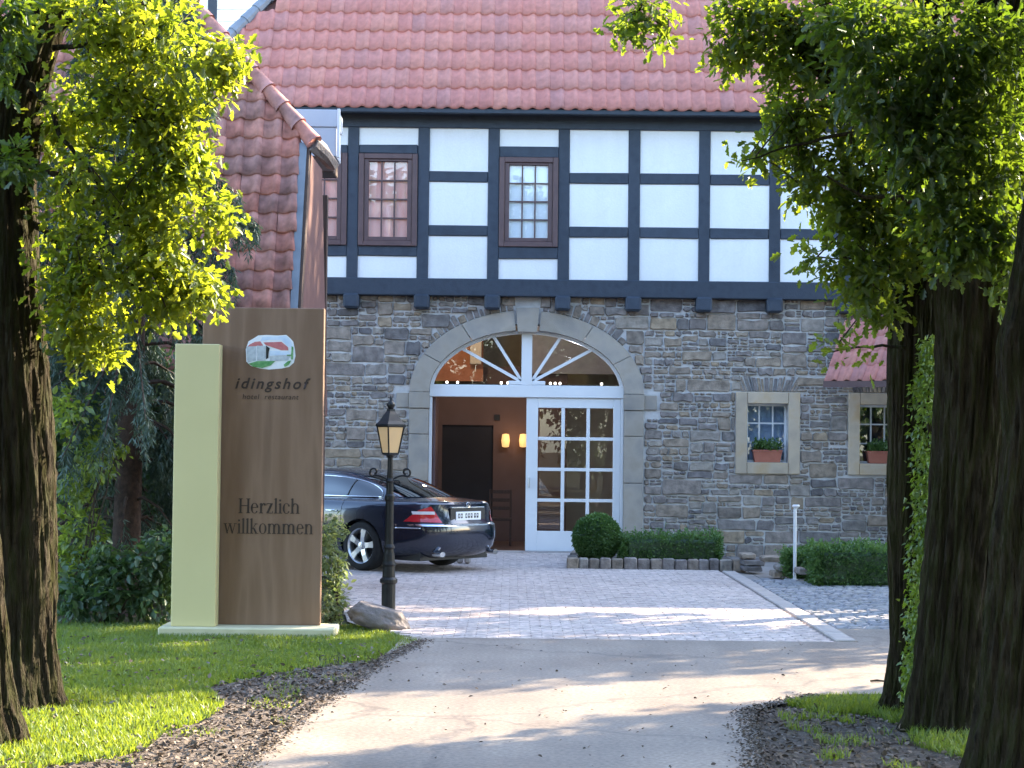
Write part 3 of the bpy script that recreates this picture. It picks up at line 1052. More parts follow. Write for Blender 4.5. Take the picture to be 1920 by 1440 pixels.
def tile_geo(w, l, amp=0.026, th=0.034, lift=0.0):
    """S-profile tile; x across 0..w, y up 0..l, z out. Lower lip has a front face"""
    n = 9
    prof = []
    for i in range(n):
        u = i / (n - 1)
        if u < 0.55:
            z = -amp * 0.55 * math.sin(math.pi * u / 0.55)
        else:
            z = amp * 1.25 * math.sin(math.pi * (u - 0.55) / 0.45)
        prof.append((u * w * 1.03, z))
    V = [(x, 0, z + th) for x, z in prof] + [(x, l, z - 0.002) for x, z in prof] + [(x, 0.0, z - 0.012) for x, z in prof]
    F = [(i, i + 1, n + i + 1, n + i) for i in range(n - 1)] + [(2 * n + i, 2 * n + i + 1, i + 1, i) for i in range(n - 1)]
    F += [(n - 1, 2 * n + n - 1, 2 * n - 1), (2 * n, 0, n)]
    return V, F


TW, TG = 0.225, 0.408
V, F = tile_geo(TW, TG * 1.1, amp=0.03, th=0.046)
tile_me = bpy.data.meshes.new('tile')
tile_me.from_pydata(V, [], F)
tile_me.polygons.foreach_set('use_smooth', [True] * len(F))
tile_me.materials.append(MT['tile'])
BASIS = Matrix(((1, 0, 0), (0, ES.y, EN.y), (0, ES.z, EN.z)))
tiles = []
RROWS = 10
for r in range(RROWS):
    base = EV + ES * (r * TG - 0.03) + EN * 0.012
    xl = HIP_X0 + HIP_K * (base.z - EV.z) + 0.12
    c = 0
    x = -8.0
    while x < 8.0:
        if x > xl:
            tiles.append((x, r, base))
        x += TW
vis = [t for t in tiles if t[1] < 7 and -4.6 < t[0] < 5.2 and not (t[1] < 4 and t[0] > 4.35)]
vis = vis[:296]
vs = set((t[0], t[1]) for t in vis)
for x, r, base in vis:
    o = bpy.data.objects.new('tile', tile_me)
    col.objects.link(o)
    o.parent = roof
    rot = BASIS @ Matrix.Rotation(random.gauss(0, 0.004), 3, 'Z') @ Matrix.Rotation(random.gauss(0, 0.006), 3, 'X')
    o.matrix_local = Matrix.Translation(Vector((x, base.y, base.z)) - ORG[roof.name] + EN * random.uniform(0, .004)) @ rot.to_4x4()
tv = np.array(V)
rest = []
for x, r, base in tiles:
    if (x, r) in vs:
        continue
    pts = [BASIS @ Vector(v) + Vector((x, base.y, base.z)) for v in V]
    rest.append((pts, F))
Vr, Fr = merge(rest)
mesh('tiles', Vr, Fr, MT['tile'], roof, smooth=True, kind='stuff')
# hip capping of grey lead
hp0 = Vector((HIP_X0, EV.y, EV.z)) + EN * .03
hp1 = Vector((hip_top, yr_, Z_RIDGE)) + EN * .03
for k in range(14):
    a = hp0.lerp(hp1, k / 14); b_ = hp0.lerp(hp1, (k + 1.08) / 14)
    v, f = tube([a, b_], [0.10, 0.085], 8)
    mesh('hip_cap', v, f, MT['lead'], roof)

# --- white fanlight and doors in the arch
YD = YW + 0.16
WPm = MT['white_paint']
door_t = wz(988, 745)
tr_t = wz(988, 722)
xl, xr2 = DOOR_X - A_IN, DOOR_X + A_IN
# fixed frame
FRW = 0.055
P_out = [ell(t, -0.003, -0.003) for t in np.linspace(0, math.pi, 33)]
P_in = [ell(t, -FRW, -FRW) for t in np.linspace(0, math.pi, 33)]
V, F = [], []
for i in range(33):
    V += [(P_out[i][0], YD - 0.05, P_out[i][1]), (P_in[i][0], YD - 0.05, P_in[i][1]), (P_in[i][0], YD + 0.05, P_in[i][1]), (P_out[i][0], YD + 0.05, P_out[i][1])]
for i in range(32):
    for k in range(4):
        F.append((i * 4 + k, i * 4 + (k + 1) % 4, i * 4 + 4 + (k + 1) % 4, i * 4 + 4 + k))
fl = mesh('fanlight', V, F, WPm, house)
box('transom', (xl + .003, YD - 0.07, door_t), (xr2 - .003, YD + 0.06, tr_t), WPm, fl, bev=0.008)
mxc = wx(988, 670)
box('mullion', (mxc - 0.085, YD - 0.06, tr_t + .002), (mxc + 0.085, YD + 0.055, Z_SPR + B_IN - 0.02), WPm, fl, bev=0.006)
box('hub', (mxc - 0.30, YD - 0.055, tr_t + .004), (mxc + 0.30, YD + 0.05, tr_t + 0.07), WPm, fl, bev=0.01)
for th in (0.50, 1.0):
    for s in (-1, 1):
        ang = th
        p0 = Vector((mxc + s * 0.07, 0, tr_t + 0.05))
        # walk out to the arch
        d = Vector((s * math.cos(ang), 0, math.sin(ang)))
        L_ = 0.2
        while True:
            q = p0 + d * L_
            if ((q.x - DOOR_X) / (A_IN - FRW)) ** 2 + ((q.z - Z_SPR) / (B_IN - FRW)) ** 2 > 1 or L_ > 3:
                break
            L_ += 0.01
        nrm = Vector((-d.z, 0, d.x)) * 0.024
        q = p0 + d * (L_ + 0.02)
        P = [(p0.x - nrm.x, p0.z - nrm.z), (q.x - nrm.x, q.z - nrm.z), (q.x + nrm.x, q.z + nrm.z), (p0.x + nrm.x, p0.z + nrm.z)]
        V, F = prism_xz(P if s > 0 else P[::-1], YD - 0.035, YD + 0.035)
        mesh('glazing_bar', V, F, WPm, fl)
for s in (-1, 1):
    tt = np.linspace(0.0, math.pi / 2, 17)
    P = [(mxc + s * .08, tr_t + .001)] + [(DOOR_X + s * (A_IN - FRW) * math.cos(t), Z_SPR + (B_IN - FRW) * math.sin(t)) for t in tt]
    P = [(p[0], max(p[1], tr_t + .001)) for p in P]
    V, F = prism_xz(P, YD - 0.004, YD + 0.004)
    mesh('pane', V, F, MT['glass'], fl)
# side posts of the frame
for xx0, xx1 in ((xl + .003, xl + 0.05), (xr2 - 0.05, xr2 - .003)):
    box('door_post', (xx0, YD - 0.05, 0.0), (xx1, YD + 0.05, door_t - .002), WPm, fl, bev=0.004)
# closed right leaf
d0, d1 = wx(986, 890), xr2 - 0.053
gx0, gx1 = wx(1008, 880), wx(1150, 880)
gz0, gz1 = wz(1080, 997), wz(1080, 765)
leaf = box('door', (d0, YD - 0.035, 0.015), (gx0, YD + 0.03, door_t - .004), WPm, house, bev=0.006)
leaf['label'] = 'closed white door leaf with twelve panes'
box('stile', (gx1, YD - 0.035, 0.015), (d1, YD + 0.03, door_t - .004), WPm, leaf, bev=0.006)
box('bottom_rail', (gx0, YD - 0.033, 0.015), (gx1, YD + 0.028, gz0), WPm, leaf, bev=0.004)
box('top_rail', (gx0, YD - 0.033, gz1), (gx1, YD + 0.028, door_t - .004), WPm, leaf, bev=0.004)
for q in (1, 2):
    xm = gx0 + (gx1 - gx0) * q / 3
    box('glazing_bar', (xm - .028, YD - .028, gz0), (xm + .028, YD + .022, gz1), WPm, leaf, bev=0.004)
for q in (1, 2, 3):
    zm = gz0 + (gz1 - gz0) * q / 4
    box('glazing_bar', (gx0, YD - .026, zm - .026), (gx1, YD + .02, zm + .026), WPm, leaf, bev=0.004)
for q in range(3):
    for r in range(4):
        box('pane', (gx0 + (gx1 - gx0) * q / 3 + .028, YD - .006, gz0 + (gz1 - gz0) * r / 4 + .026),
            (gx0 + (gx1 - gx0) * (q + 1) / 3 - .028, YD + .0, gz0 + (gz1 - gz0) * (r + 1) / 4 - .026), MT['glass'], leaf, bev=0)
box('handle', (d0 + 0.04, YD - 0.09, 1.03), (d0 + 0.065, YD - 0.04, 1.20), MT['steel'], leaf, bev=0.006)
# open left leaf swung inwards
ol = box('door', (xl + 0.06, YD + 0.06, 0.015), (xl + 0.10, YD + 1.45, door_t - .006), MT['win_frame'], house, bev=0.006)
ol['label'] = 'dark door leaf swung open into the hall'
box('threshold', (xl, YD - 0.15, -0.02), (xr2, YD + 0.1, 0.012), MT['kerb'], house, bev=0.004)

# --- entrance hall behind the doors
HX0, HX1, HY0, HY1, HZ = DOOR_X - 2.2, DOOR_X + 2.4, YW + 0.52, YW + 5.0, 4.0
box('hall_floor', (HX0, YW + 0.26, -0.06), (HX1, HY1, 0.0), MT['hall_floor'], house, bev=0)
hb = box('hall_wall', (HX0, HY1, 0), (HX1, HY1 + 0.2, HZ + .3), MT['cream'], house, bev=0)
box('hall_wall', (HX0 - 0.2, HY0, 0), (HX0, HY1, HZ), MT['hall_wall'], house, bev=0)
box('hall_wall', (HX1, HY0, 0), (HX1 + 0.2, HY1, HZ), MT['hall_wall'], house, bev=0)
box('hall_ceiling', (HX0, HY0, HZ), (HX1, HY1, HZ + 0.1), MT['hall_wall'], house, bev=0)
YH = HY1 - 1.6
# partition with a dark doorway
pd0, pd1, pdz = at(828, 900, YH).x, at(924, 900, YH).x, at(880, 797, YH).z
box('partition', (HX0 + .01, YH, 0), (pd0, YH + 0.12, 3.1), MT['hall_wall'], house, bev=0)
box('partition', (pd1, YH, 0), (DOOR_X + 0.75, YH + 0.12, 3.1), MT['hall_wall'], house, bev=0)
box('partition', (pd0, YH, pdz), (pd1, YH + 0.12, 3.1), MT['hall_wall'], house, bev=0)
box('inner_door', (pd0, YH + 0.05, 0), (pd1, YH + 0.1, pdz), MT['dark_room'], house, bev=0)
box('partition', (DOOR_X - 1.75, YH - 0.35, tr_t + 0.15), (DOOR_X - 0.75, YH - 0.25, 3.95), MT['hall_brick'], house, bev=0)  # added panel painted as the orange reflection in the left fanlight
box('upper_panel', (DOOR_X + .1, YH - .2, 2.98), (HX1 - .05, YH - .1, HZ - .02), MT['kerb'], house, bev=0)  # added panel, its grey stands in for the right fanlight's reflection
box('hall_pillar', (DOOR_X - 0.98, YH - 0.6, 3.12), (DOOR_X - 0.78, YH - 0.4, 3.98), MT['cream'], house, bev=0.01)  # added pale column, part of the same painted fanlight reflection
b_ = at(932, 783, YH)
box('hall_sign', (b_.x - .05, YH - .03, b_.z - .05), (b_.x + .05, YH - .002, b_.z + .05), MT['black_trim'], house, bev=0.004)

# ---- lamps and things inside the hall
for i, (px, lab) in enumerate(((948, 'glowing amber wall lamp in the hall, left of the pair'), (981, 'glowing amber wall lamp in the hall, right of the pair'))):
    c = at(px, 826, YH)
    sl = thing('wall_lamp', (c.x, YH - 0.01, c.z), lab, 'lamp', 'wall lamps in the hall')
    box('back_plate', (c.x - .03, YH - .03, c.z - .1), (c.x + .03, YH - .002, c.z + .1), MT['black_trim'], sl, bev=0.003)
    V, F = lathe([(0.02, -0.12), (0.06, -0.11), (0.075, 0.0), (0.06, 0.11), (0.02, 0.12)], 12, (c.x, YH - 0.14, c.z))
    mesh('shade', V, F, MT['sconce'], sl, smooth=True)
hl = bpy.data.lights.new('hall_light', 'POINT')
hl.energy = 0.55; hl.color = (1.0, 0.62, 0.34); hl.shadow_soft_size = 0.15
hlo = bpy.data.objects.new('hall_light', hl); col.objects.link(hlo)
c = at(965, 826, YH); hlo.location = (c.x, YH - 0.4, c.z + 0.1)
sl_ = bpy.data.lights.new('spot_rail_light', 'POINT')  # added light for the orange panel, set apart from the bulbs
sl_.energy = 5; sl_.color = (1.0, 0.75, 0.5); sl_.shadow_soft_size = 0.05
slo = bpy.data.objects.new('spot_rail_light', sl_); col.objects.link(slo)
slo.location = (DOOR_X - 1.0, YD + 1.4, 3.55)
sl2_ = sl_.copy(); sl2_.color = (0.9, 0.92, 1.0); sl2_.energy = 5  # second added light, brightens the grey panel
slo2 = bpy.data.objects.new('spot_rail_light', sl2_); col.objects.link(slo2)
slo2.location = (DOOR_X + 0.7, YD + 0.75, 3.15)
rail_y = YD + 0.35
c0, c1 = at(830, 718, rail_y), at(1135, 718, rail_y)
lr = box('spot_rail', (c0.x, rail_y - .012, c0.z - .03), (c1.x, rail_y + .012, c0.z - .01), MT['black_trim'], None, bev=0.003)
set_props(lr, 'thin rail of small spot lamps behind the fanlight', 'light rail')
for px in (838, 858, 940, 952, 1032, 1041, 1050, 1128):
    c = at(px, 713, rail_y)
    V, F = lathe([(0.004, -0.022), (0.018, -0.014), (0.02, 0), (0.018, 0.014), (0.004, 0.022)], 8, (c.x, rail_y, c0.z + 0.012))
    mesh('bulb', V, F, MT['spot'], lr)
# chair by the doorway
cc = at(937, 1030, YW + 1.9)
ch = thing('dining_chair', (cc.x, cc.y, 0), 'wooden chair standing inside the open doorway', 'chair')
cx, cy = cc.x, cc.y
box('seat', (cx - .2, cy - .2, .43), (cx + .2, cy + .2, .47), MT['brown_wood'], ch)
for sx in (-.19, .16):
    for sy in (-.19, .16):
        box('leg', (cx + sx, cy + sy, 0.0), (cx + sx + .035, cy + sy + .035, .43 if sy < 0 else .95), MT['brown_wood'], ch, bev=.004)
for zz in (.6, .74, .88):
    box('back_slat', (cx - .155, cy + .165, zz), (cx + .16, cy + .185, zz + .06), MT['brown_wood'], ch, bev=.004)

# ================================================================== NEIGHBOUR HOUSE (top left, behind)
YN = 42.0
n0, n1 = at(330, 60, YN), at(540, 60, YN)
ztop = at(430, -60, YN).z + 1.5
nb = thing('neighbouring_house', ((n0.x + n1.x) / 2, YN, 0), 'white gable of a farther half-timbered house above the left roofs', 'house')
box('wall', (n0.x - 3, YN, 0), (n1.x + 1.2, YN + 5, ztop), MT['plaster'], nb, bev=0)
for px in (398, 250, 545):
    c = at(px, 60, YN)
    box('post', (c.x - .10, YN - 0.04, 0), (c.x + .10, YN - 0.001, ztop), MT['timber'], nb, bev=.006)
for k in range(18):
    zz = ztop - 4.5 + k * 0.26
    box('board', (n0.x - 3 + .001, YN - 0.02, zz), (n1.x + 1.19, YN - .0005, zz + .245), MT['plaster'], nb, bev=.004)
xm = (n0.x + n1.x) / 2 - 0.9
V, F = prism_xz([(n0.x - 3.4, ztop), (n1.x + 1.6, ztop), (xm, ztop + 3.2)], YN - 0.3, YN + 5.3)
mesh('roof', V, F, MT['roof_deck'], nb)

# ================================================================== OUTBUILDING (left, half-hipped roof)
YO = 21.8
pv = at(557, 575, YO)
XV = pv.x                                              # verge line
OT = math.radians(70)
OS = Vector((0, math.cos(OT), math.sin(OT)))
ON = Vector((0, -math.sin(OT), math.cos(OT)))
OP = Vector((0, YO, pv.z))


def on_oroof(px, py):
    d = ray(px, py); o = Vector((0, 0, CAM_H))
    t = (OP - o).dot(ON) / d.dot(ON)
    return o + d * t


EAVE_S = -1.25                                        # slope distance of the eave below OP
h0 = on_oroof(577, 266); h1 = on_oroof(345, 2)
hs0 = (h0 - OP).dot(OS); hs1 = (h1 - OP).dot(OS)
hip_dx = (h1.x - h0.x) / (hs1 - hs0)
RIDGE_S = hs1 + 0.9
ridge_p = OP + OS * RIDGE_S
eave_p = OP + OS * EAVE_S
YR = ridge_p.y
YB = 2 * YR - eave_p.y
OXL = -7.2
ob = thing('outbuilding', (-4.5, YO, 0), 'small outbuilding with steep half-hipped roof of weathered red tiles at left', 'outbuilding')
XR_top = h0.x + hip_dx * (RIDGE_S - hs0)


def osurf(x, s, off=0.0, back=False):
    p = OP + OS * s + ON * off
    y = p.y if not back else 2 * YR - p.y
    return (x, y, p.z)


A = [osurf(OXL, EAVE_S, -.05), osurf(XV, EAVE_S, -.05), osurf(XV, hs0 - .05, -.05), osurf(XR_top, RIDGE_S, -.05), osurf(OXL, RIDGE_S, -.05)]
Bk = [osurf(OXL, EAVE_S, -.05, True), osurf(XV, EAVE_S, -.05, True), osurf(XV, hs0 - .05, -.05, True), osurf(XR_top, RIDGE_S, -.05, True), osurf(OXL, RIDGE_S, -.05, True)]
V = A + Bk
F = [(0, 1, 2, 3, 4), (9, 8, 7, 6, 5), (2, 7, 8, 3), (1, 6, 7, 2), (0, 5, 6, 1), (0, 4, 9, 5)]
orf = mesh('roof', V, F, MT['roof_deck'], ob)
# walls
zE = eave_p.z
box('wall', (OXL + .3, eave_p.y + .25, 0), (XV - .14, YB - .25, zE - .02), MT['brown_wood'], ob, bev=0)
# gable boards on the right end, facing the courtyard
k = 0
y = eave_p.y + 0.26
while y < YB - .3:
    y1 = min(y + 0.155, YB - .26)
    ym = (y + y1) / 2
    zt = min(pv.z + (min(ym, 2 * YR - ym) - YO) * math.tan(OT) - 0.15, (OP + OS * hs0).z - 0.12)
    box('board', (XV - .10, y, 0.02), (XV - .06 + random.uniform(0, .008), y1 - .006, max(zt, 0.5)), MT['brown_wood'], ob, bev=.004)
    y = y1
# verge: lead strip and barge board
v0, v1 = osurf(XV - .035, EAVE_S, .03), osurf(XV - .035, hs0 - .02, .03)
P = [Vector(osurf(XV - .075, EAVE_S, .035)), Vector(osurf(XV + .012, EAVE_S, .035)), Vector(osurf(XV + .012, hs0 - .03, .035)), Vector(osurf(XV - .075, hs0 - .03, .035))]
Pb = [p - ON * .04 for p in P]
V = P + Pb
mesh('verge_flashing', V, [(0, 1, 2, 3), (7, 6, 5, 4), (0, 4, 5, 1), (1, 5, 6, 2), (2, 6, 7, 3), (3, 7, 4, 0)], MT['lead'], orf)
for bk in (False,):
    P = [Vector(osurf(XV + .015, EAVE_S, .02, bk)), Vector(osurf(XV + .045, EAVE_S, .02, bk)), Vector(osurf(XV + .045, hs0 - .05, .02, bk)), Vector(osurf(XV + .015, hs0 - .05, .02, bk))]
    off = ON * .2 if not bk else Vector((0, -ON.y, ON.z)) * .2
    Pb = [p - off for p in P]
    mesh('barge_board', P + Pb, [(0, 1, 2, 3), (7, 6, 5, 4), (0, 4, 5, 1), (1, 5, 6, 2), (2, 6, 7, 3), (3, 7, 4, 0)], MT['brown_wood'], orf)
# corner post seen beside the verge
box('corner_post', (XV - .055, YB - 0.55, 0.02), (XV + 0.01, YB - 0.40, (OP + OS * hs0).z - 0.3), MT['brown_wood'], ob, bev=.006)
# tiles
OTW, OTG = 0.222, 0.246
V, F = tile_geo(OTW, OTG * 1.16, amp=0.036, th=0.036)
ome = bpy.data.meshes.new('tile'); ome.from_pydata(V, [], F)
ome.polygons.foreach_set('use_smooth', [True] * len(F)); ome.materials.append(MT['old_tile'])
OB = Matrix(((1, 0, 0), (0, OS.y, ON.y), (0, OS.z, ON.z)))
s = EAVE_S - .03
cnt = 0
orest = []
while s < RIDGE_S:
    xlim = XV - .07 if s + OTG < hs0 else h0.x + hip_dx * (s + OTG * .6 - hs0) - 0.05
    x = xlim - OTW if s + OTG < hs0 else XV - .07 - OTW
    while x > OXL:
        if x + OTW <= xlim + 0.12:
            p = OP + OS * s
            jx = random.gauss(0, .005)
            rot = OB @ Matrix.Rotation(random.gauss(0, 0.014), 3, 'Z') @ Matrix.Rotation(random.gauss(0, 0.018), 3, 'X')
            loc = Vector((x + jx, p.y, p.z)) + ON * random.uniform(0, .008)
            if x > -4.4 and s > -0.35 and cnt < 290:
                o = bpy.data.objects.new('tile', ome); col.objects.link(o); o.parent = orf
                o.matrix_local = Matrix.Translation(loc - ORG[orf.name]) @ rot.to_4x4()
                cnt += 1
            else:
                orest.append(([rot @ Vector(v) + loc for v in V], F))
        x -= OTW
    s += OTG
Vr, Fr = merge(orest)
mesh('tiles', Vr, Fr, MT['old_tile'], orf, smooth=True, kind='stuff')
# half-round hip tiles
hv0 = Vector((h0.x + .06, h0.y, h0.z)) + ON * .03
hv1 = Vector((XR_top + .06, ridge_p.y, ridge_p.z)) + ON * .03
nh = int((hv1 - hv0).length / 0.29)
for k in range(nh):
    a = hv0.lerp(hv1, (k - 0.12) / nh); b_ = hv0.lerp(hv1, (k + 1) / nh)
    v, f = tube([a, a.lerp(b_, .12), b_], [0.108, 0.102, 0.08], 10)
    mesh('hip_tile', v, f, MT['old_tile'], orf, smooth=True)
# weathered roof end below the hip: mossy mortar lump
v, f = tube([hv0 + Vector((-.02, 0, -.02)), hv0 + Vector((.10, .25, -.10)), hv0 + Vector((.20, .5, -.22))], [0.09, 0.10, 0.07], 9)
mesh('hip_end', [Vector(p) + Vector((random.uniform(-.015, .015),) * 3) for p in v], f, MT['rock'], orf)
# metal clad box above the right end of the outbuilding
YZ = 25.4
b0, b1 = at(535, 292, YZ), at(634, 206, YZ)
zbx = thing('metal_box', (b1.x, YZ, b0.z), 'pale grey metal-clad box behind the ridge of the outbuilding', 'box')
zmid = at(600, 238, YZ).z
box('upper_cladding', (b0.x, YZ - .015, zmid), (b1.x, YZ + .7, b1.z), MT['zinc'], zbx, bev=.006)
box('lower_cladding', (b0.x, YZ, b0.z), (b1.x - .02, YZ + .7, zmid - .004), MT['zinc'], zbx, bev=.006)
box('corner_trim', (b1.x - .01, YZ - .03, b0.z - .02), (b1.x + .03, YZ + .02, b1.z + .01), MT['white_paint'], zbx, bev=.004)
box('underside', (b0.x, YZ + .02, at(600, 322, YZ).z), (b1.x - .05, YZ + .65, b0.z - .004), MT['brown_wood'], zbx, bev=.01)
box('support_post', (b0.x + .05, YZ + .3, 0), (b0.x + .2, YZ + .45, at(600, 322, YZ).z), MT['brown_wood'], zbx, bev=.01)

# ================================================================== ANNEXE ROOF AT RIGHT
ax = thing('annexe', (6.6, 28.6, 0), 'annexe with a pink-red ribbed tile roof at the right end of the stone wall', 'annexe')
e0 = at(1547, 713, 29.9)                      # left corner of the eave, close to the wall
ed = Vector((0.86, -0.5, 0)).normalized()     # eave runs towards the viewer and right
eu = Vector((0.5, 0.86, 0)).normalized()
APIT = math.radians(48)
us = eu * math.cos(APIT) + Vector((0, 0, 1)) * math.sin(APIT)
un = ed.cross(us).normalized()
LEN, HGT = 5.0, 1.5
e0 = e0 - ed * 0.0
P = [e0, e0 + ed * LEN, e0 + ed * LEN + us * HGT, e0 + us * HGT]
Pb = [p - un * .08 for p in P]
arf = mesh('roof', P + Pb, [(0, 1, 2, 3), (7, 6, 5, 4), (0, 4, 5, 1), (1, 5, 6, 2), (2, 6, 7, 3), (3, 7, 4, 0)], MT['roof_deck'], ax)
V, F = tile_geo(0.205, 0.36, amp=0.03, th=0.014)
ame = bpy.data.meshes.new('tile'); ame.from_pydata(V, [], F)
ame.polygons.foreach_set('use_smooth', [True] * len(F)); ame.materials.append(MT['tile'])
AB = Matrix((ed, us, un)).transposed()
for r in range(4):
    for c in range(18):
        p = e0 + ed * (c * 0.205) + us * (r * 0.33 - .03) + un * .02
        o = bpy.data.objects.new('tile', ame); col.objects.link(o); o.parent = arf
        o.matrix_local = Matrix.Translation(p - ORG[arf.name]) @ AB.to_4x4()
fa = [e0 + ed * -.02 - eu * .03, e0 + ed * LEN - eu * .03]
v = [fa[0], fa[1], fa[1] + eu * .05, fa[0] + eu * .05]
V = [p + Vector((0, 0, -.11)) for p in v] + [p + Vector((0, 0, -.012)) for p in v]
mesh('gutter_board', V, [(3, 2, 1, 0), (4, 5, 6, 7), (0, 1, 5, 4), (1, 2, 6, 5), (2, 3, 7, 6), (3, 0, 4, 7)], MT['win_frame'], ax)
q0 = e0 + ed * 1.9 + eu * .35
q1 = e0 + ed * LEN + eu * .35
V = []
for zz in (0, e0.z - .1):
    for p in (q0, q1, q1 + eu * 1.6, q0 + eu * 1.6):
        V.append((p.x, min(p.y, YW - .1), zz))
mesh('wall', V, [(3, 2, 1, 0), (4, 5, 6, 7), (0, 1, 5, 4), (1, 2, 6, 5), (2, 3, 7, 6), (3, 0, 4, 7)], MT['plaster'], ax)

# ================================================================== BEDS IN FRONT OF THE HOUSE
# kerbed bed under the wall
k0 = gnd(1063, 1066); k1 = gnd(1385, 1069)
KY = k0.y
bed = thing('planting_bed', ((k0.x + k1.x) / 2, KY, 0), 'raised planting bed edged with squared grey stones by the door', 'flower bed')
mesh('soil', *prism_xy([(k0.x + .15, KY + .12), (k1.x, KY + .12), (k1.x, YW - .05), (k0.x + .45, YW - .05)], -.02, .10), MT['litter_bed'], bed)
x = k0.x
while x < k1.x - .05:
    w = random.uniform(0.14, 0.2)
    box('edge_stone', (x, KY + random.uniform(-.012, .012), -.03), (x + w - .012, KY + .14, .15 + random.uniform(-.012, .012)), MT['stone'], bed, bev=.016, jit=.006)
    x += w
y = KY + .16
while y < YW - .2:
    w = random.uniform(0.16, 0.24)
    fx = k0.x + .3 * (y - KY) / (YW - KY)
    box('edge_stone', (fx, y, -.03), (fx + .14, y + w - .012, .15 + random.uniform(-.012, .012)), MT['stone'], bed, bev=.016, jit=.006)
    y += w
# low rough stone wall to the right of the bed
lw = thing('low_stone_wall', (gnd(1430, 1086).x, 25.4, 0), 'low rough rubble wall between the bed and the right-hand hedges', 'wall')
r0, r1 = gnd(1388, 1072), gnd(1500, 1092)
random.seed(5)
for lay in range(3):
    x = r0.x + 0.02
    while x < r1.x:
        w = random.uniform(.15, .36)
        t = (x - r0.x) / (r1.x - r0.x)
        yy = r0.y + (r1.y - r0.y) * t
        hh = 0.085
        P = rough_poly(x, x + w, lay * hh, (lay + 1) * hh, .004)
        g = stone_geo(P, yy + lay * .05, random.uniform(.03, .07), .012)
        V = [(a, b if b > yy + lay * .05 + .02 - .0 and False else b, c) for a, b, c in g[0]]
        V = [(a, (b + .35 if i < len(P) else b), c) for i, (a, b, c) in enumerate(V)]
        mesh('stone', V, g[1], MT['stone'], lw)
        x += w
# bollard light
bp = gnd(1490, 1087)
bl = thing('bollard_light', (bp.x, bp.y, 0), 'slim white bollard light in front of the right-hand hedge', 'bollard')
zt = at(1490, 948, bp.y).z
V, F = lathe([(.045, 0), (.045, .01), (.022, .014), (.022, zt - .04), (.02, zt - .04)], 14, (bp.x, bp.y, 0))
mesh('pole', V, F, MT['white_paint'], bl, smooth=False)
V, F = lathe([(.02, zt - .039), (.028, zt - .03), (.05, zt - .012), (.05, zt), (.0401, zt + .012)], 14, (bp.x + .012, bp.y, 0))
mesh('cap', V, F, MT['white_paint'], bl)
# two small loose stones beside the car
for px, py, lab in ((862, 1056, 'small grey stone block on the pavers behind the car, left of two'), (877, 1057, 'small grey stone block on the pavers behind the car, right of two')):
    p = gnd(px, py)
    bm = bmesh.new()
    bm_box(bm, (p.x - .05, p.y - .06, 0.0), (p.x + .05, p.y + .06, .11), .025, .012)
    from_bm('stone_block', bm, MT['kerb'], None, label=lab, cat='stone')

# ================================================================== SIGN
YS = 17.6
s_bl, s_br = at(375, 1186, YS), at(602, 1186, YS)
s_tr = at(606, 577, YS)
X0s, X1s = at(376, 880, YS).x, at(604, 880, YS).x
zb_s = 0.06
zt_s = at(500, 577, YS).z
sign = thing('welcome_sign', ((X0s + X1s) / 2, YS, 0), 'tall brown and pale green welcome sign standing on the lawn edge', 'sign')
slab = box('brown_slab', (X0s, YS, zb_s), (X1s, YS + .10, zt_s), MT['sign_brown'], sign, bev=.006)
g0x, g1x = at(325, 915, YS - .2).x, at(408, 915, YS - .2).x
gzt = at(368, 645, YS - .2).z
box('green_panel', (g0x, YS - .22, zb_s), (g1x, YS - .03, gzt), MT['sign_green'], sign, bev=.005)
pl0, pl1 = at(298, 1192, YS - .25).x, at(628, 1192, YS - .25).x
box('plinth', (pl0, YS - .32, -.03), (pl1, YS + .22, zb_s), MT['plinth'], sign, bev=.012)


def spx(px, py, y=YS):
    p = at(px, py, y)
    return p.x, p.z


# stroke font with serifs for the welcome lines (unit: x-height 1)
def arc_stroke(cx, cz, rx, rz, t0, t1, wmax, wmin, n=18):
    """ring segment, thick at the sides and thin at top and bottom"""
    V, F = [], []
    for i in range(n + 1):
        t = t0 + (t1 - t0) * i / n
        w = wmin + (wmax - wmin) * abs(math.cos(t))
        V.append((cx + rx * math.cos(t), cz + rz * math.sin(t)))
        V.append((cx + (rx - w) * math.cos(t), cz + (rz - max(wmin, w * .5)) * math.sin(t)))
    for i in range(n):
        F.append((2 * i, 2 * i + 2, 2 * i + 3, 2 * i + 1))
    return V, F


def rect(x0, z0, x1, z1):
    return [(x0, z0), (x1, z0), (x1, z1), (x0, z1)], [(0, 1, 2, 3)]


def slant(x0, z0, x1, z1, w):
    return [(x0, z0), (x0 + w, z0), (x1 + w, z1), (x1, z1)], [(0, 1, 2, 3)]


SW, SN, SF = 0.205, 0.075, 0.10       # stem, hairline, serif reach


def stem(x, z0, z1, foot=True, head=True):
    g = [rect(x, z0, x + SW, z1)]
    if foot:
        g.append(rect(x - SF, z0, x + SW + SF, z0 + SN))
    if head == 'flag':
        g.append(([(x - SF, z1 - .10), (x, z1 - .14), (x + SW, z1), (x + SW * .6, z1 + .02)], [(0, 1, 2, 3)]))
    elif head:
        g.append(rect(x - SF, z1 - SN, x + SW + SF, z1))
    return g


def shoulder(x, w):
    """arch from a stem at x to a stem at x+w"""
    g = [arc_stroke(x + w / 2 + SW * .6, .62, w / 2 + SW * .42, .40, 0.0, math.pi * .93, SW, .09)]
    g += stem(x + w, 0, .62, True, False)
    return g


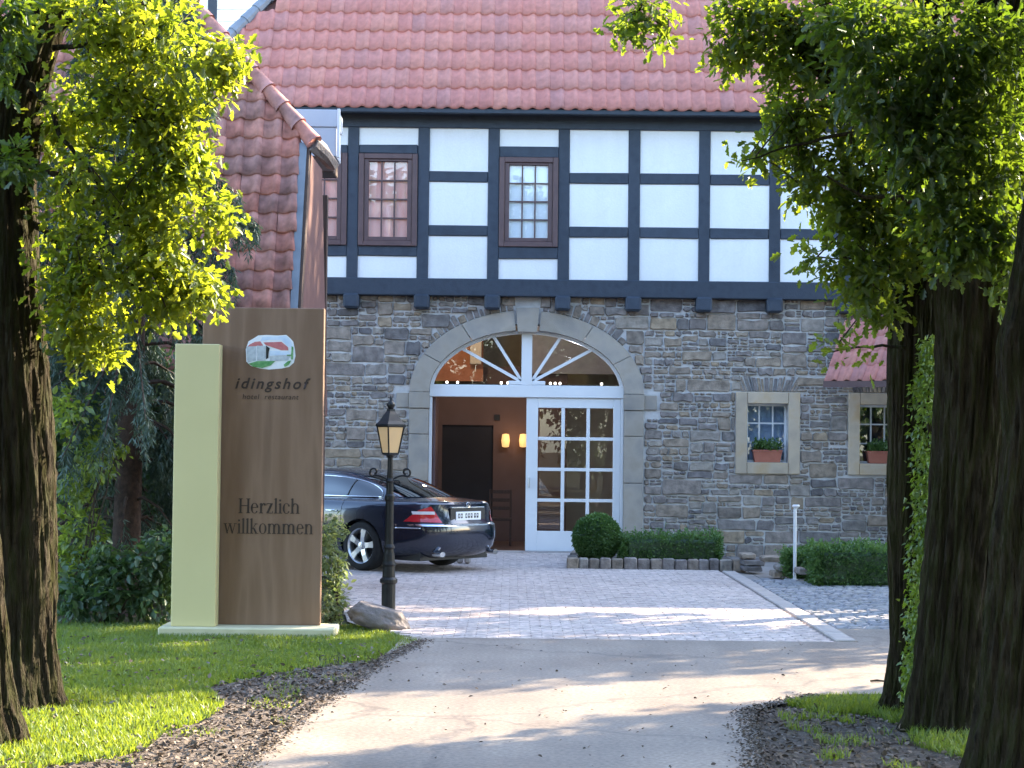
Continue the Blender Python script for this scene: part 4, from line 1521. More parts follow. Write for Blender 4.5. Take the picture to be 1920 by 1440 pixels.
GL = {
    'H': (1.25, stem(.12, 0, 1.45) + stem(.92, 0, 1.45) + [rect(.28, .70, .94, .78)]),
    'e': (.88, [arc_stroke(.43, .5, .40, .52, .12, 2 * math.pi - .62, SW, .06, 26), rect(.12, .54, .80, .61)]),
    'r': (.72, stem(.12, 0, 1.0, True, 'flag') + [arc_stroke(.50, .62, .24, .40, .55, math.pi * .9, .12, .12), rect(.52, .78, .70, .98)]),
    'z': (.80, [rect(.08, .93, .72, 1.0), rect(.06, 0, .74, .07), slant(.06, .05, .48, .95, .24), rect(.08, .78, .14, 1.0), rect(.68, 0, .74, .24)]),
    'l': (.46, stem(.14, 0, 1.5, True, 'flag')),
    'i': (.46, stem(.14, 0, 1.0, True, 'flag') + [rect(.13, 1.2, .33, 1.38)]),
    'c': (.82, [arc_stroke(.43, .5, .40, .52, .55, 2 * math.pi - .62, SW, .06, 26), rect(.60, .70, .76, .86)]),
    'h': (1.05, stem(.12, 0, 1.5, True, 'flag') + shoulder(.12, .56)),
    'n': (1.05, stem(.12, 0, 1.0, True, 'flag') + shoulder(.12, .56)),
    'm': (1.6, stem(.12, 0, 1.0, True, 'flag') + shoulder(.12, .54) + shoulder(.66, .54)),
    'o': (.95, [arc_stroke(.46, .5, .42, .52, 0, 2 * math.pi, SW, .06, 30)]),
    'k': (1.0, stem(.12, 0, 1.5, True, 'flag') + [slant(.28, .46, .66, .96, .08), slant(.68, .02, .36, .56, .20), rect(.56, .93, .90, 1.0), rect(.60, 0, 1.0, .06)]),
    'w': (1.42, [slant(.28, 0, .02, 1.0, .18), slant(.30, 0, .60, 1.0, .07), slant(.84, 0, .54, 1.0, .18), slant(.88, 0, 1.18, 1.0, .07), rect(-.06, .94, .34, 1.0), rect(.48, .94, .84, 1.0), rect(1.08, .94, 1.40, 1.0)]),
}


def serif_text(txt, px0, px1, py_base, xh_px):
    tot = sum(GL[c][0] for c in txt)
    p0 = spx(px0, py_base); p1 = spx(px1, py_base)
    sx = (p1[0] - p0[0]) / tot
    sz = xh_px / FPX * YS
    parts = []
    adv = 0
    for ci, c in enumerate(txt):
        w, gs = GL[c]
        for gi, (v, f) in enumerate(gs):
            dep = YS - .004 - .0006 * gi
            parts.append(([(p0[0] + (adv + a) * sx, dep, p0[1] + b * sz) for a, b in v], f))
        adv += w
    return merge(parts)


V, F = serif_text('Herzlich', 447, 563, 962, 19)
mesh('lettering', V, F, MT['print_dark'], slab, label='words Herzlich in dark serif letters')
V, F = serif_text('willkommen', 420, 588, 1000, 19)
mesh('lettering', V, F, MT['print_dark'], slab, label='word willkommen in dark serif letters')


def sans_text(name, txt, px0, px1, py, h_px, shear, spacing, bold=0.0):
    cu = bpy.data.curves.new(name, 'FONT')
    cu.body = txt
    cu.shear = shear
    cu.space_character = spacing
    cu.offset = bold
    cu.size = 1.0
    cu.resolution_u = 4
    o = bpy.data.objects.new(name, cu)
    col.objects.link(o)
    dg = bpy.context.evaluated_depsgraph_get()
    me = bpy.data.meshes.new_from_object(o.evaluated_get(dg))
    bpy.data.objects.remove(o)
    co = np.zeros(len(me.vertices) * 3); me.vertices.foreach_get('co', co); co = co.reshape(-1, 3)
    p0, p1 = spx(px0, py), spx(px1, py)
    w = co[:, 0].max() - co[:, 0].min()
    sx = (p1[0] - p0[0]) / w
    sz = h_px / FPX * YS / 0.73
    out = np.stack([p0[0] + (co[:, 0] - co[:, 0].min()) * sx, np.full(len(co), YS - .004), p0[1] + co[:, 1] * sz], 1)
    org = np.array(ORG[slab.name])
    out -= org
    me.vertices.foreach_set('co', out.ravel())
    me.materials.clear()
    me.update()
    return link('lettering', me, MT['print_dark'], slab)


o = sans_text('t', 'idingshof', 441, 582, 728, 21, 0.28, 1.28, 0.02)
o['label'] = 'name idingshof in spaced dark italic letters'
o = sans_text('t', 'hotel  restaurant', 455, 560, 748, 10, 0.15, 1.1, 0.0)
o['label'] = 'small dark second line under the name'
# emblem: a painted farmhouse in an uneven oval
def flat(name, pts, mat, lay, parent):
    P = [spx(*p) for p in pts]
    V, F = prism_xz(P, YS - .003 - .0015 * lay, YS + .002)
    return mesh(name, V, F, mat, parent)


em = flat('emblem', [(461, 655), (466, 640), (478, 633), (484, 629), (500, 628), (520, 629), (537, 628), (545, 635), (550, 641), (553, 655), (554, 668), (551, 680), (542, 688), (528, 691), (505, 693), (488, 691), (470, 686), (462, 678)], MT['logo_white'], 0, slab)
em['label'] = 'painted farmhouse emblem with red roof in a pale oval'
flat('emblem_sky', [(492, 632), (537, 630), (546, 640), (549, 652), (540, 650), (528, 638), (505, 637), (488, 640)], MT['logo_sky'], 1, em)
flat('emblem_roof', [(468, 646), (478, 641), (488, 640), (494, 648), (464, 650)], MT['logo_red'], 1, em)
flat('emblem_roof', [(494, 642), (528, 641), (540, 651), (541, 657), (528, 657), (498, 647)], MT['logo_red'], 2, em)
flat('emblem_wall', [(462, 650), (480, 649), (480, 676), (464, 680)], MT['logo_grey'], 1, em)
flat('emblem_wall', [(482, 648), (498, 649), (498, 676), (482, 676)], MT['logo_grey'], 2, em)
flat('emblem_shadow', [(499, 648), (506, 653), (504, 660), (503, 671), (499, 673)], MT['black_trim'], 3, em)
flat('emblem_wall', [(506, 658), (541, 659), (545, 666), (506, 667)], MT['logo_sky'], 3, em)
flat('emblem_wall', [(506, 668), (545, 667), (540, 676), (506, 677)], MT['logo_grey'], 2, em)
flat('emblem_grass', [(466, 682), (482, 677), (498, 677), (516, 677), (508, 685), (492, 690), (476, 688)], MT['logo_green'], 3, em)
flat('emblem_tree', [(547, 649), (550, 651), (549, 674), (546, 674), (546, 667), (538, 667), (538, 665), (546, 665)], MT['logo_green'], 4, em)
flat('emblem_bush', [(532, 684), (540, 677), (546, 676), (542, 684), (534, 688)], MT['logo_green'], 4, em)

# ================================================================== STREET LAMP
lp = gnd(728, 1146)
LX, LY = lp.x, lp.y
LZ = lambda py: at(726, py, LY).z
lamp = thing('street_lamp', (LX, LY, 0), 'black cast-iron lantern post with scrolled arms beside the boulder', 'street lamp')
k = 1 / FPX * LY          # metres per photo pixel here


def lz(profile_px):
    return [(r * k, LZ(y)) for r, y in profile_px]


V, F = lathe([(13 * k, 0)] + lz([(13, 1095), (16.5, 1092), (16.5, 1086), (12, 1082), (11.5, 1062), (13, 1058), (11, 1052), (10.5, 1040), (9.5, 1036)]), 20, (LX, LY, 0))
mesh('base', V, F, MT['lamp_iron'], lamp, smooth=False)
V, F = lathe(lz([(9, 1036.2), (8.6, 1030), (11, 1026), (8, 1020), (7.6, 940), (9.5, 937), (9.5, 930), (7, 926), (6.4, 905), (8.4, 902), (5.6, 897), (4.8, 858), (7, 855), (7, 851.5)]), 18, (LX, LY, 0))
mesh('shaft', V, F, MT['lamp_iron'], lamp, smooth=False)
# scroll arms
for s in (-1, 1):
    pts = []
    for t in np.linspace(0, 1, 8):
        pts.append((LX + s * (6 + 22 * t) * k, LY, LZ(898 - 4 * math.sin(t * 2.2) - 3 * t)))
    cxp, cyp = 30, 885
    for t in np.linspace(-1.2, 4.6, 18):
        r = 9 * (1 - 0.11 * (t + 1.2))
        pts.append((LX + s * (cxp + r * math.cos(t)) * k, LY, LZ(cyp - r * math.sin(t))))
    v, f = tube(pts, 2.0 * k, 6)
    mesh('scroll_arm', v, f, MT['lamp_iron'], lamp, smooth=True)
    pts = [(LX + s * (7 + 12 * math.sin(t)) * k, LY, LZ(902 + 7 * (1 - math.cos(t * 1.1)) - 4 * t)) for t in np.linspace(0, 2.6, 10)]
    v, f = tube(pts, 1.5 * k, 6)
    mesh('scroll_arm', v, f, MT['lamp_iron'], lamp, smooth=True)


# lantern: four-sided tapered, corner towards the viewer by a few degrees
def ring4(r, z, rot):
    return [Vector((LX + r * math.cos(rot + i * math.pi / 2 + math.pi / 4), LY + r * math.sin(rot + i * math.pi / 2 + math.pi / 4), z)) for i in range(4)]


rot = math.radians(38)
zb_, zt_ = LZ(850), LZ(800)
rb, rt = 15 * k, 25.5 * k
lo4, hi4 = ring4(rb, zb_, rot), ring4(rt, zt_, rot)
for i in range(4):
    j = (i + 1) % 4
    ins = 0.06
    a_, b_, c_, d_ = lo4[i].lerp(lo4[j], ins), lo4[j].lerp(lo4[i], ins), hi4[j].lerp(hi4[i], ins), hi4[i].lerp(hi4[j], ins)
    nrm = ((b_ - a_).cross(d_ - a_)).normalized() * .004
    mesh('pane', [a_, b_, c_, d_, a_ - nrm, b_ - nrm, c_ - nrm, d_ - nrm], [(0, 1, 2, 3), (7, 6, 5, 4), (0, 4, 5, 1), (1, 5, 6, 2), (2, 6, 7, 3), (3, 7, 4, 0)], MT['lamp_pane'], lamp)
    v, f = tube([lo4[i], hi4[i]], 1.6 * k, 6)
    mesh('corner_bar', v, f, MT['lamp_iron'], lamp)
    v, f = tube([lo4[i], lo4[j]], 1.4 * k, 6)
    mesh('rim_bar', v, f, MT['lamp_iron'], lamp)
rings = [(3 * k, LZ(856)), (rb * 1.08, LZ(852)), (rb * 1.0, LZ(849))]


def loft4(rs, rot):
    V, F = [], []
    for r, z in rs:
        V += ring4(r, z, rot)
    for i in range(len(rs) - 1):
        for q in range(4):
            F.append((i * 4 + q, i * 4 + (q + 1) % 4, i * 4 + 4 + (q + 1) % 4, i * 4 + 4 + q))
    F.append((3, 2, 1, 0)); n = (len(rs) - 1) * 4
    F.append((n, n + 1, n + 2, n + 3))
    return V, F


V, F = loft4(rings, rot); mesh('lantern_floor', V, F, MT['lamp_iron'], lamp)
V, F = loft4([(rt * 1.03, LZ(801)), (rt * 1.14, LZ(799)), (rt * 1.12, LZ(795.5)), (rt * .82, LZ(789)), (rt * .52, LZ(777)), (rt * .33, LZ(771)), (rt * .30, LZ(767))], rot)
mesh('lantern_roof', V, F, MT['lamp_iron'], lamp)
V, F = lathe(lz([(5, 767.2), (5.5, 764), (8, 760), (7, 756), (4, 753), (2.5, 751), (2.4, 748), (1.0, 742)]), 12, (LX, LY, 0))
mesh('finial', V, F, MT['lamp_iron'], lamp, smooth=True)

# ================================================================== BOULDER
bp0, bp1 = gnd(652, 1170), gnd(772, 1188)
bc = Vector(((bp0.x + bp1.x) / 2, (bp0.y + bp1.y) / 2 + .05, 0.08))
bm = bmesh.new()
bmesh.ops.create_icosphere(bm, subdivisions=5, radius=1.0)
R = Matrix.Rotation(math.radians(17), 3, 'Y')
for v in bm.verts:
    p = v.co.copy()
    n_ = noise.fractal(p * 1.3 + Vector((3.1, 0, 7)), 1.0, 2.0, 4) * 0.18 + noise.noise(p * 5) * .025
    # flattened facets
    p = p * (1 + n_)
    p.z = max(p.z, -.6)
    p.z = min(p.z, .78 + .1 * p.x)
    q = R @ Vector((p.x * .30, p.y * .2, p.z * .155))
    v.co = q + bc
from_bm('boulder', bm, MT['rock'], None, True, label='large rounded grey boulder lying at the foot of the lamp post', cat='boulder')

# ================================================================== CAR
CA = math.radians(39)
wh = gnd(675, 1070)
c_fwd = Vector((-math.cos(CA), math.sin(CA), 0))
c_left = Vector((-math.sin(CA), -math.cos(CA), 0))
TRK = 0.79
c_org = Vector((wh.x, wh.y, 0)) - c_left * (TRK + 0.11)
car = thing('parked_car', (c_org.x, c_org.y, 0), 'blue-black four-door saloon parked in front of the open doorway', 'car')
CM = Matrix.Translation(c_org) @ Matrix((c_fwd, c_left, Vector((0, 0, 1)))).transposed().to_4x4()


def cw(v):
    return CM @ Vector(v)


# levels: z, x rear, x front, half width, exponent
LV = [(.20, -.98, 3.50, .78, 4.5), (.26, -1.10, 3.60, .87, 4.5), (.34, -1.17, 3.66, .905, 4.5), (.46, -1.205, 3.69, .925, 4.4), (.58, -1.215, 3.70, .935, 4.2), (.635, -1.205, 3.69, .936, 4.2),
      (.655, -1.165, 3.68, .935, 4.2), (.72, -1.14, 3.66, .935, 4.0), (.80, -1.125, 3.62, .93, 4.0), (.87, -1.125, 3.55, .915, 3.9), (.915, -1.135, 3.45, .89, 3.8), (.94, -1.115, 3.3, .865, 3.6),
      (.958, -1.03, 3.0, .82, 3.4), (.985, -.62, 2.35, .765, 3.2), (1.03, -.50, 2.22, .745, 3.2), (1.09, -.34, 2.05, .725, 3.1), (1.16, -.14, 1.88, .70, 3.0), (1.23, .09, 1.70, .665, 3.0), (1.29, .32, 1.52, .62, 2.8),
      (1.335, .56, 1.36, .555, 2.6), (1.36, .74, 1.24, .44, 2.4), (1.372, .88, 1.12, .25, 2.2)]
LVa = np.array(LV)


def lev(z):
    return [np.interp(z, LVa[:, 0], LVa[:, i]) for i in range(1, 5)]


def zdrop(x, z):
    """bonnet falls towards the front"""
    if x > 2.0 and z > .6:
        return z - (z - .6) * 0.35 * min(1, (x - 2.0) / 1.6) ** 1.3
    return z


NR = 120
V, F = [], []
for (z, xr_c, xf_c, hw, n) in LV:
    xc, a = (xr_c + xf_c) / 2, (xf_c - xr_c) / 2
    for i in range(NR):
        t = 2 * math.pi * i / NR
        ct, st = math.cos(t), math.sin(t)
        x = xc + a * math.copysign(abs(ct) ** (2 / n), ct)
        y = hw * math.copysign(abs(st) ** (2 / n), st)
        V.append((x, y, zdrop(x, z)))
for j in range(len(LV) - 1):
    for i in range(NR):
        F.append((j * NR + i, j * NR + (i + 1) % NR, (j + 1) * NR + (i + 1) % NR, (j + 1) * NR + i))
F.append(tuple(range(NR))[::-1])
F.append(tuple(range((len(LV) - 1) * NR, len(LV) * NR)))
bm_me = bpy.data.meshes.new('tmp_body'); bm_me.from_pydata(V, [], F); bm_me.update()
tmpo = bpy.data.objects.new('tmp_body', bm_me); col.objects.link(tmpo)
WB = 2.854
cuts = []
bmc = bmesh.new()
for x in (0, WB):
    for s in (-1, 1):
        r = bmesh.ops.create_cone(bmc, cap_ends=True, segments=40, radius1=.368, radius2=.368, depth=.5)
        bmesh.ops.rotate(bmc, verts=r['verts'], cent=(0, 0, 0), matrix=Matrix.Rotation(math.pi / 2, 3, 'X'))
        bmesh.ops.translate(bmc, verts=r['verts'], vec=(x, s * .95, .335))
cme = bpy.data.meshes.new('tmp_cut'); bmc.to_mesh(cme); bmc.free()
tmpc = bpy.data.objects.new('tmp_cut', cme); col.objects.link(tmpc)
md = tmpo.modifiers.new('b', 'BOOLEAN'); md.operation = 'DIFFERENCE'; md.object = tmpc; md.solver = 'EXACT'
dg = bpy.context.evaluated_depsgraph_get()
me = bpy.data.meshes.new_from_object(tmpo.evaluated_get(dg))
bpy.data.objects.remove(tmpo); bpy.data.objects.remove(tmpc)
me.name = 'body'
me.transform(Matrix.Translation(-ORG[car.name]) @ CM)
me.materials.clear()
body = link('body', me, MT['car_paint'], car)
me.polygons.foreach_set('use_smooth', [True] * len(me.polygons))
try:
    me.set_sharp_from_angle(angle=math.radians(32))
except Exception:
    pass


def side_y(x, z):
    xr_c, xf_c, hw, n = lev(z)
    xc, a = (xr_c + xf_c) / 2, (xf_c - xr_c) / 2
    u = min(1.0, abs((x - xc) / a))
    return hw * (1 - u ** n) ** (1 / n)


def rear_x(y, z):
    xr_c, xf_c, hw, n = lev(z)
    xc, a = (xr_c + xf_c) / 2, (xf_c - xr_c) / 2
    u = min(1.0, abs(y / hw))
    return xc - a * (1 - u ** n) ** (1 / n)


def patch(name, fn, nu, nv, mat, thick=.006, parent=None, smooth=True):
    V, F = [], []
    for j in range(nv + 1):
        for i in range(nu + 1):
            V.append(cw(fn(i / nu, j / nv)))
    for j in range(nv):
        for i in range(nu):
            a_ = j * (nu + 1) + i
            F.append((a_, a_ + 1, a_ + nu + 2, a_ + nu + 1))
    return mesh(name, V, F, mat, parent or car, smooth)


def win_top(x):
    return 1.0 + 0.265 * max(0.0, 1 - abs((x - 1.02) / 1.20) ** 2.3) ** .62


for s in (1, -1):
    def f(u, v, s=s):
        x = -.17 + u * 2.36
        z = 1.0 + (win_top(x) - 1.0) * v
        return (x, s * (side_y(x, z) + .006), z)
    patch('side_window', f, 40, 8, MT['car_glass'])
    pts = []
    for x in np.linspace(-.175, 2.19, 40):
        pts.append((x, s * (side_y(x, .995) + .008), .995))
    v_, f_ = tube([cw(p) for p in pts], .010, 6)
    mesh('chrome_strip', v_, f_, MT['chrome'], car, True)
    pts = []
    for x in np.linspace(-.175, 2.19, 50):
        z = win_top(x) + .004
        pts.append((x, s * (side_y(x, z) + .007), z))
    v_, f_ = tube([cw(p) for p in pts], .007, 6)
    mesh('chrome_strip', v_, f_, MT['chrome'], car, True)
    # window pillar and door seam
    pts = [(.34 + .05 * (1 - q), s * (side_y(.34, 1.0 + q * (win_top(.34) - 1.0)) + .009), 1.0 + q * (win_top(.34) - 1.0)) for q in np.linspace(0, 1, 6)]
    v_, f_ = tube([cw(p) for p in pts], .010, 6)
    mesh('window_pillar', v_, f_, MT['black_trim'], car)
    pts = [(1.1, s * (side_y(1.1, z) + .001), z) for z in np.linspace(.3, .99, 12)]
    v_, f_ = tube([cw(p) for p in pts], .004, 5)
    mesh('door_seam', v_, f_, MT['black_trim'], car)
    pts = [(.36 - .02 * abs(q), s * (side_y(.3, .42 + .55 * q) + .001), .42 + .55 * q) for q in np.linspace(.45, 1, 12)]
    v_, f_ = tube([cw(p) for p in pts], .004, 5)
    mesh('door_seam', v_, f_, MT['black_trim'], car)
    pts = [(x, s * (side_y(x, .80) + .028 - (.02 if k in (0, 5) else 0)), .80) for k, x in enumerate(np.linspace(.42, .62, 6))]
    v_, f_ = tube([cw(p) for p in pts], .012, 6)
    mesh('door_handle', v_, f_, MT['chrome'], car, True)
    pts = [(x, s * (side_y(x, .60) + .004), .60) for x in np.linspace(-.60, -.95, 8)]
    v_, f_ = tube([cw(p) for p in pts], .009, 6)
    mesh('bumper_strip', v_, f_, MT['chrome'], car, True)

    # tail light wraps round the rear corner
    def curve_pt(t, z, s=s):
        xr_c, xf_c, hw, n = lev(z)
        xc, a = (xr_c + xf_c) / 2, (xf_c - xr_c) / 2
        ct, st = math.cos(t), math.sin(t)
        off = .008
        x = xc - (a + off) * abs(ct) ** (2 / n)
        y = (hw + off) * abs(st) ** (2 / n)
        return (x, s * y, z)

    def t_of_y(y, z):
        hw, n = lev(z)[2:4]
        return math.asin(min(1, (y / hw)) ** (n / 2))

    def t_of_x(x, z):
        xr_c, xf_c, hw, n = lev(z)
        xc, a = (xr_c + xf_c) / 2, (xf_c - xr_c) / 2
        return math.acos(min(1, abs(x - xc) / a) ** (n / 2))

    def tl(u, v, s=s):
        z = .675 + .215 * v * (1 - .0 * u)
        # outer end narrows to a point on the flank, inner end is slanted
        y_in = .50 + .10 * v
        x_out = -.70 - .18 * v
        zz = .675 + (.215 - .06 * u) * v + .012 * u
        t0, t1 = t_of_y(y_in, zz), t_of_x(x_out, zz)
        return curve_pt(t0 + (t1 - t0) * u, zz)
    patch('tail_light', tl, 24, 8, MT['tail_red'])

    def tw(u, v, s=s):
        zz = .782 + .04 * v
        t0, t1 = t_of_y(.57, zz), t_of_y(.76, zz)
        p = curve_pt(t0 + (t1 - t0) * u, zz)
        return (p[0] - .004, p[1] + s * .003, p[2])
    patch('reversing_light', tw, 12, 3, MT['tail_white'])
    # exhaust
    v_, f_ = lathe([(.028, 0), (.036, 0.0), (.036, .14), (.03, .14)], 14)
    v_ = [cw((-1.17 + p[2], s * .55 + p[0] * 1.5, .255 + p[1])) for p in v_]
    mesh('exhaust_pipe', v_, f_, MT['chrome'], car)


def rw(u, v):
    z = 1.0 + .27 * v
    hw = .56 - .08 * v
    y = -hw + 2 * hw * u
    return (rear_x(y, z) - .005, y, z + .003)


patch('rear_window', rw, 20, 8, MT['car_glass'])


def ws(u, v):
    z = 1.0 + .26 * v
    hw = .58 - .10 * v
    y = -hw + 2 * hw * u
    xr_c, xf_c, h_, n = lev(z)
    xc, a = (xr_c + xf_c) / 2, (xf_c - xr_c) / 2
    x = xc + a * (1 - min(1, abs(y / h_)) ** n) ** (1 / n)
    return (x + .006, y, zdrop(x, z) + .004)


patch('windscreen', ws, 20, 8, MT['car_glass'])
# number plate with dark characters, recess, boot strip, emblem
def cbox(name, lo, hi, mat, parent=None, bev=.004):
    bm = bmesh.new(); bm_box(bm, lo, hi, bev)
    bmesh.ops.transform(bm, matrix=CM, verts=bm.verts)
    return from_bm(name, bm, mat, parent or car)


xr0 = rear_x(0, .76)
cbox('plate_recess', (xr0 - .004, -.36, .685), (xr0 + .02, .36, .86), MT['black_trim'])
pl_ = cbox('number_plate', (xr0 - .016, -.26, .70), (xr0 - .006, .26, .815), MT['plate'])
for yy in (.20, .145, .05, -.005, -.06, -.13, -.185):
    cbox('character', (xr0 - .0185, yy - .018, .728), (xr0 - .0165, yy + .018, .79), MT['black_trim'], pl_, 0)
    cbox('character', (xr0 - .0195, yy - .007, .745 if yy > 0 else .755), (xr0 - .0187, yy + .009, .775), MT['plate'], pl_, 0)
cbox('boot_strip', (rear_x(0, .865) - .014, -.34, .862), (rear_x(0, .865) + .01, .34, .878), MT['chrome'])
xe = rear_x(0, .905) - .006
ringp = [(xe, .036 * math.cos(t), .905 + .036 * math.sin(t)) for t in np.linspace(0, 2 * math.pi, 20)]
v_, f_ = tube([cw(p) for p in ringp], .004, 5)
emb = mesh('emblem', v_, f_, MT['chrome'], car)
for q in range(3):
    t = math.pi / 2 + q * 2 * math.pi / 3
    v_, f_ = tube([cw((xe, 0, .905)), cw((xe, .034 * math.cos(t), .905 + .034 * math.sin(t)))], [.006, .002], 5)
    mesh('emblem_ray', v_, f_, MT['chrome'], emb)
def bs(u, v):
    y = -.86 + 1.72 * u
    z = .628 + .022 * v
    return (rear_x(y, z) - .006, y, z)
patch('bumper_trim', bs, 30, 2, MT['chrome'])
cbox('underbody', (-.9, -.7, .16), (3.4, .7, .30), MT['black_trim'])
# wheels
for x in (0, WB):
    for s in (1, -1):
        tp = [(.235, -.11), (.30, -.118), (.325, -.10), (.333, -.06), (.335, 0), (.333, .06), (.325, .10), (.30, .118), (.235, .11)]
        yc = s * TRK
        V, F = [], []
        n = 40
        for r, yy in tp:
            for i in range(n):
                t = 2 * math.pi * i / n
                V.append(cw((x + r * math.cos(t), yc + yy, .335 + r * math.sin(t))))
        for j in range(len(tp) - 1):
            for i in range(n):
                F.append((j * n + i, j * n + (i + 1) % n, (j + 1) * n + (i + 1) % n, (j + 1) * n + i))
        wheel = mesh('wheel', V, F, MT['rubber'], car, True)
        rp = [(.236, -.11), (.225, -.10), (.215, 0.06), (.225, .10), (.238, .112)]
        V, F = [], []
        for r, yy in rp:
            for i in range(n):
                t = 2 * math.pi * i / n
                V.append(cw((x + r * math.cos(t), yc + s * yy, .335 + r * math.sin(t))))
        for j in range(len(rp) - 1):
            for i in range(n):
                F.append((j * n + i, j * n + (i + 1) % n, (j + 1) * n + (i + 1) % n, (j + 1) * n + i))
        mesh('rim', V, F, MT['alloy'], wheel, True)
        v_, f_ = lathe([(.02, 0), (.2, 0), (.2, .02), (.02, .02)], 24)
        mesh('brake_disc', [cw((x + p[0], yc + s * (p[2] + .0), .335 + p[1])) for p in v_], f_, MT['black_trim'], wheel)
        for q in range(5):
            t = math.pi / 2 + q * 2 * math.pi / 5 + .2
            d = Vector((math.cos(t), 0, math.sin(t))); nn = Vector((-math.sin(t), 0, math.cos(t)))
            V = []
            for (r, hwid, yo) in ((.035, .038, .085), (.13, .034, .098), (.225, .046, .10)):
                for sg in (-1, 1):
                    for dy in (0, -.03):
                        p = Vector((x, yc + s * (yo + dy), .335)) + d * r + nn * hwid * sg
                        V.append(cw(p))
            F = [(0, 4, 6, 2), (4, 8, 10, 6), (0, 1, 5, 4), (4, 5, 9, 8), (2, 6, 7, 3), (6, 10, 11, 7), (1, 3, 7, 5), (5, 7, 11, 9)]
            mesh('spoke', V, F, MT['alloy'], wheel)
        v_, f_ = lathe([(.055, 0), (.05, .014), (.02, .018)], 16)
        mesh('hub_cap', [cw((x + p[0], yc + s * (p[2] + .085), .335 + p[1])) for p in v_], f_, MT['alloy'], wheel)

# ================================================================== VEGETATION HELPERS
def inpoly(X, Y, poly):
    res = np.zeros(len(X), bool)
    n = len(poly)
    for i in range(n):
        x0, y0 = poly[i]; x1, y1 = poly[(i + 1) % n]
        c = ((y0 > Y) != (y1 > Y)) & (X < (x1 - x0) * (Y - y0) / (y1 - y0 + 1e-12) + x0)
        res ^= c
    return res


def unit(a):
    return a / (np.linalg.norm(a, axis=1, keepdims=True) + 1e-9)


OAK = [(.14, .07), (.30, .25), (.40, .13), (.60, .31), (.72, .15), (.88, .17)]
OVAL = [(.2, .2), (.5, .3), (.8, .17)]
IVY = [(.05, .16), (.12, .36), (.34, .22), (.55, .27), (.72, .12)]


def leaf_tpl(half):
    T = [(0, 0), (1, 0)] + [(a, b) for a, b in half] + [(a, -b) for a, b in half]
    h = len(half)
    polys = [[0, 1] + [2 + h - 1 - i for i in range(h)], [1, 0] + [2 + h + i for i in range(h)]]
    return np.array(T, float), polys


def make_leaves(name, P, D, Nn, size, half, mat, parent, fold=.25, curl=.25, **props):
    P, D, Nn = np.asarray(P), unit(np.asarray(D)), np.asarray(Nn)
    Yv = unit(np.cross(Nn, D))
    Zv = np.cross(D, Yv)
    T, polys = leaf_tpl(half)
    n, m = len(P), len(T)
    cu = curl * rng.uniform(.2, 1.6, n)
    x = T[:, 0][None, :, None]; y = T[:, 1][None, :, None]
    zz = (fold * np.abs(T[:, 1])[None, :] - cu[:, None] * (T[:, 0] ** 2)[None, :])[:, :, None]
    V = P[:, None, :] + np.asarray(size)[:, None, None] * (x * D[:, None, :] + y * Yv[:, None, :] + zz * Zv[:, None, :])
    V = V.reshape(-1, 3)
    base = (np.arange(n) * m)[:, None]
    idx = []
    fl = [np.array(p) for p in polys]
    flat = np.concatenate(fl)[None, :] + base
    sizes = np.tile([len(p) for p in polys], n)
    return bulk(name, V, sizes, flat.ravel(), mat, parent, **props)


def clusters(centres, outward, k, size, spread=.03, droop=.25, jitter=.9):
    """rosettes of k leaves at each centre"""
    C = np.repeat(centres, k, 0)
    O = np.repeat(outward, k, 0)
    n = len(C)
    D = O * .7 + rng.normal(0, .6, (n, 3)) * jitter
    D[:, 2] -= droop
    D = unit(D)
    N_ = rng.normal(0, .55, (n, 3)); N_[:, 2] += 1
    S = size * rng.uniform(.65, 1.25, n)
    P = C + rng.normal(0, spread, (n, 3))
    return P, D, N_, S


def px_clumps(cl, Yc, Ys):
    """clump list [(px,py,rx,ry,count[,dY])] -> cluster centres in space, with real depth"""
    out, outw = [], []
    for c in cl:
        px, py, rx, ry, n = c[:5]
        y0 = Yc + (c[5] if len(c) > 5 else 0)
        ctr = at(px, py, y0)
        k = y0 / FPX
        q = unit(rng.normal(0, 1, (n, 3))) * (rng.uniform(0, 1, (n, 1)) ** .45)
        depth = min(Ys, 1.1 * (rx + ry) * .5 * k + .1)
        pts = np.array(ctr)[None, :] + q * np.array([rx * k, depth, ry * k])
        out.append(pts); outw.append(q)
    return np.concatenate(out), np.concatenate(outw)


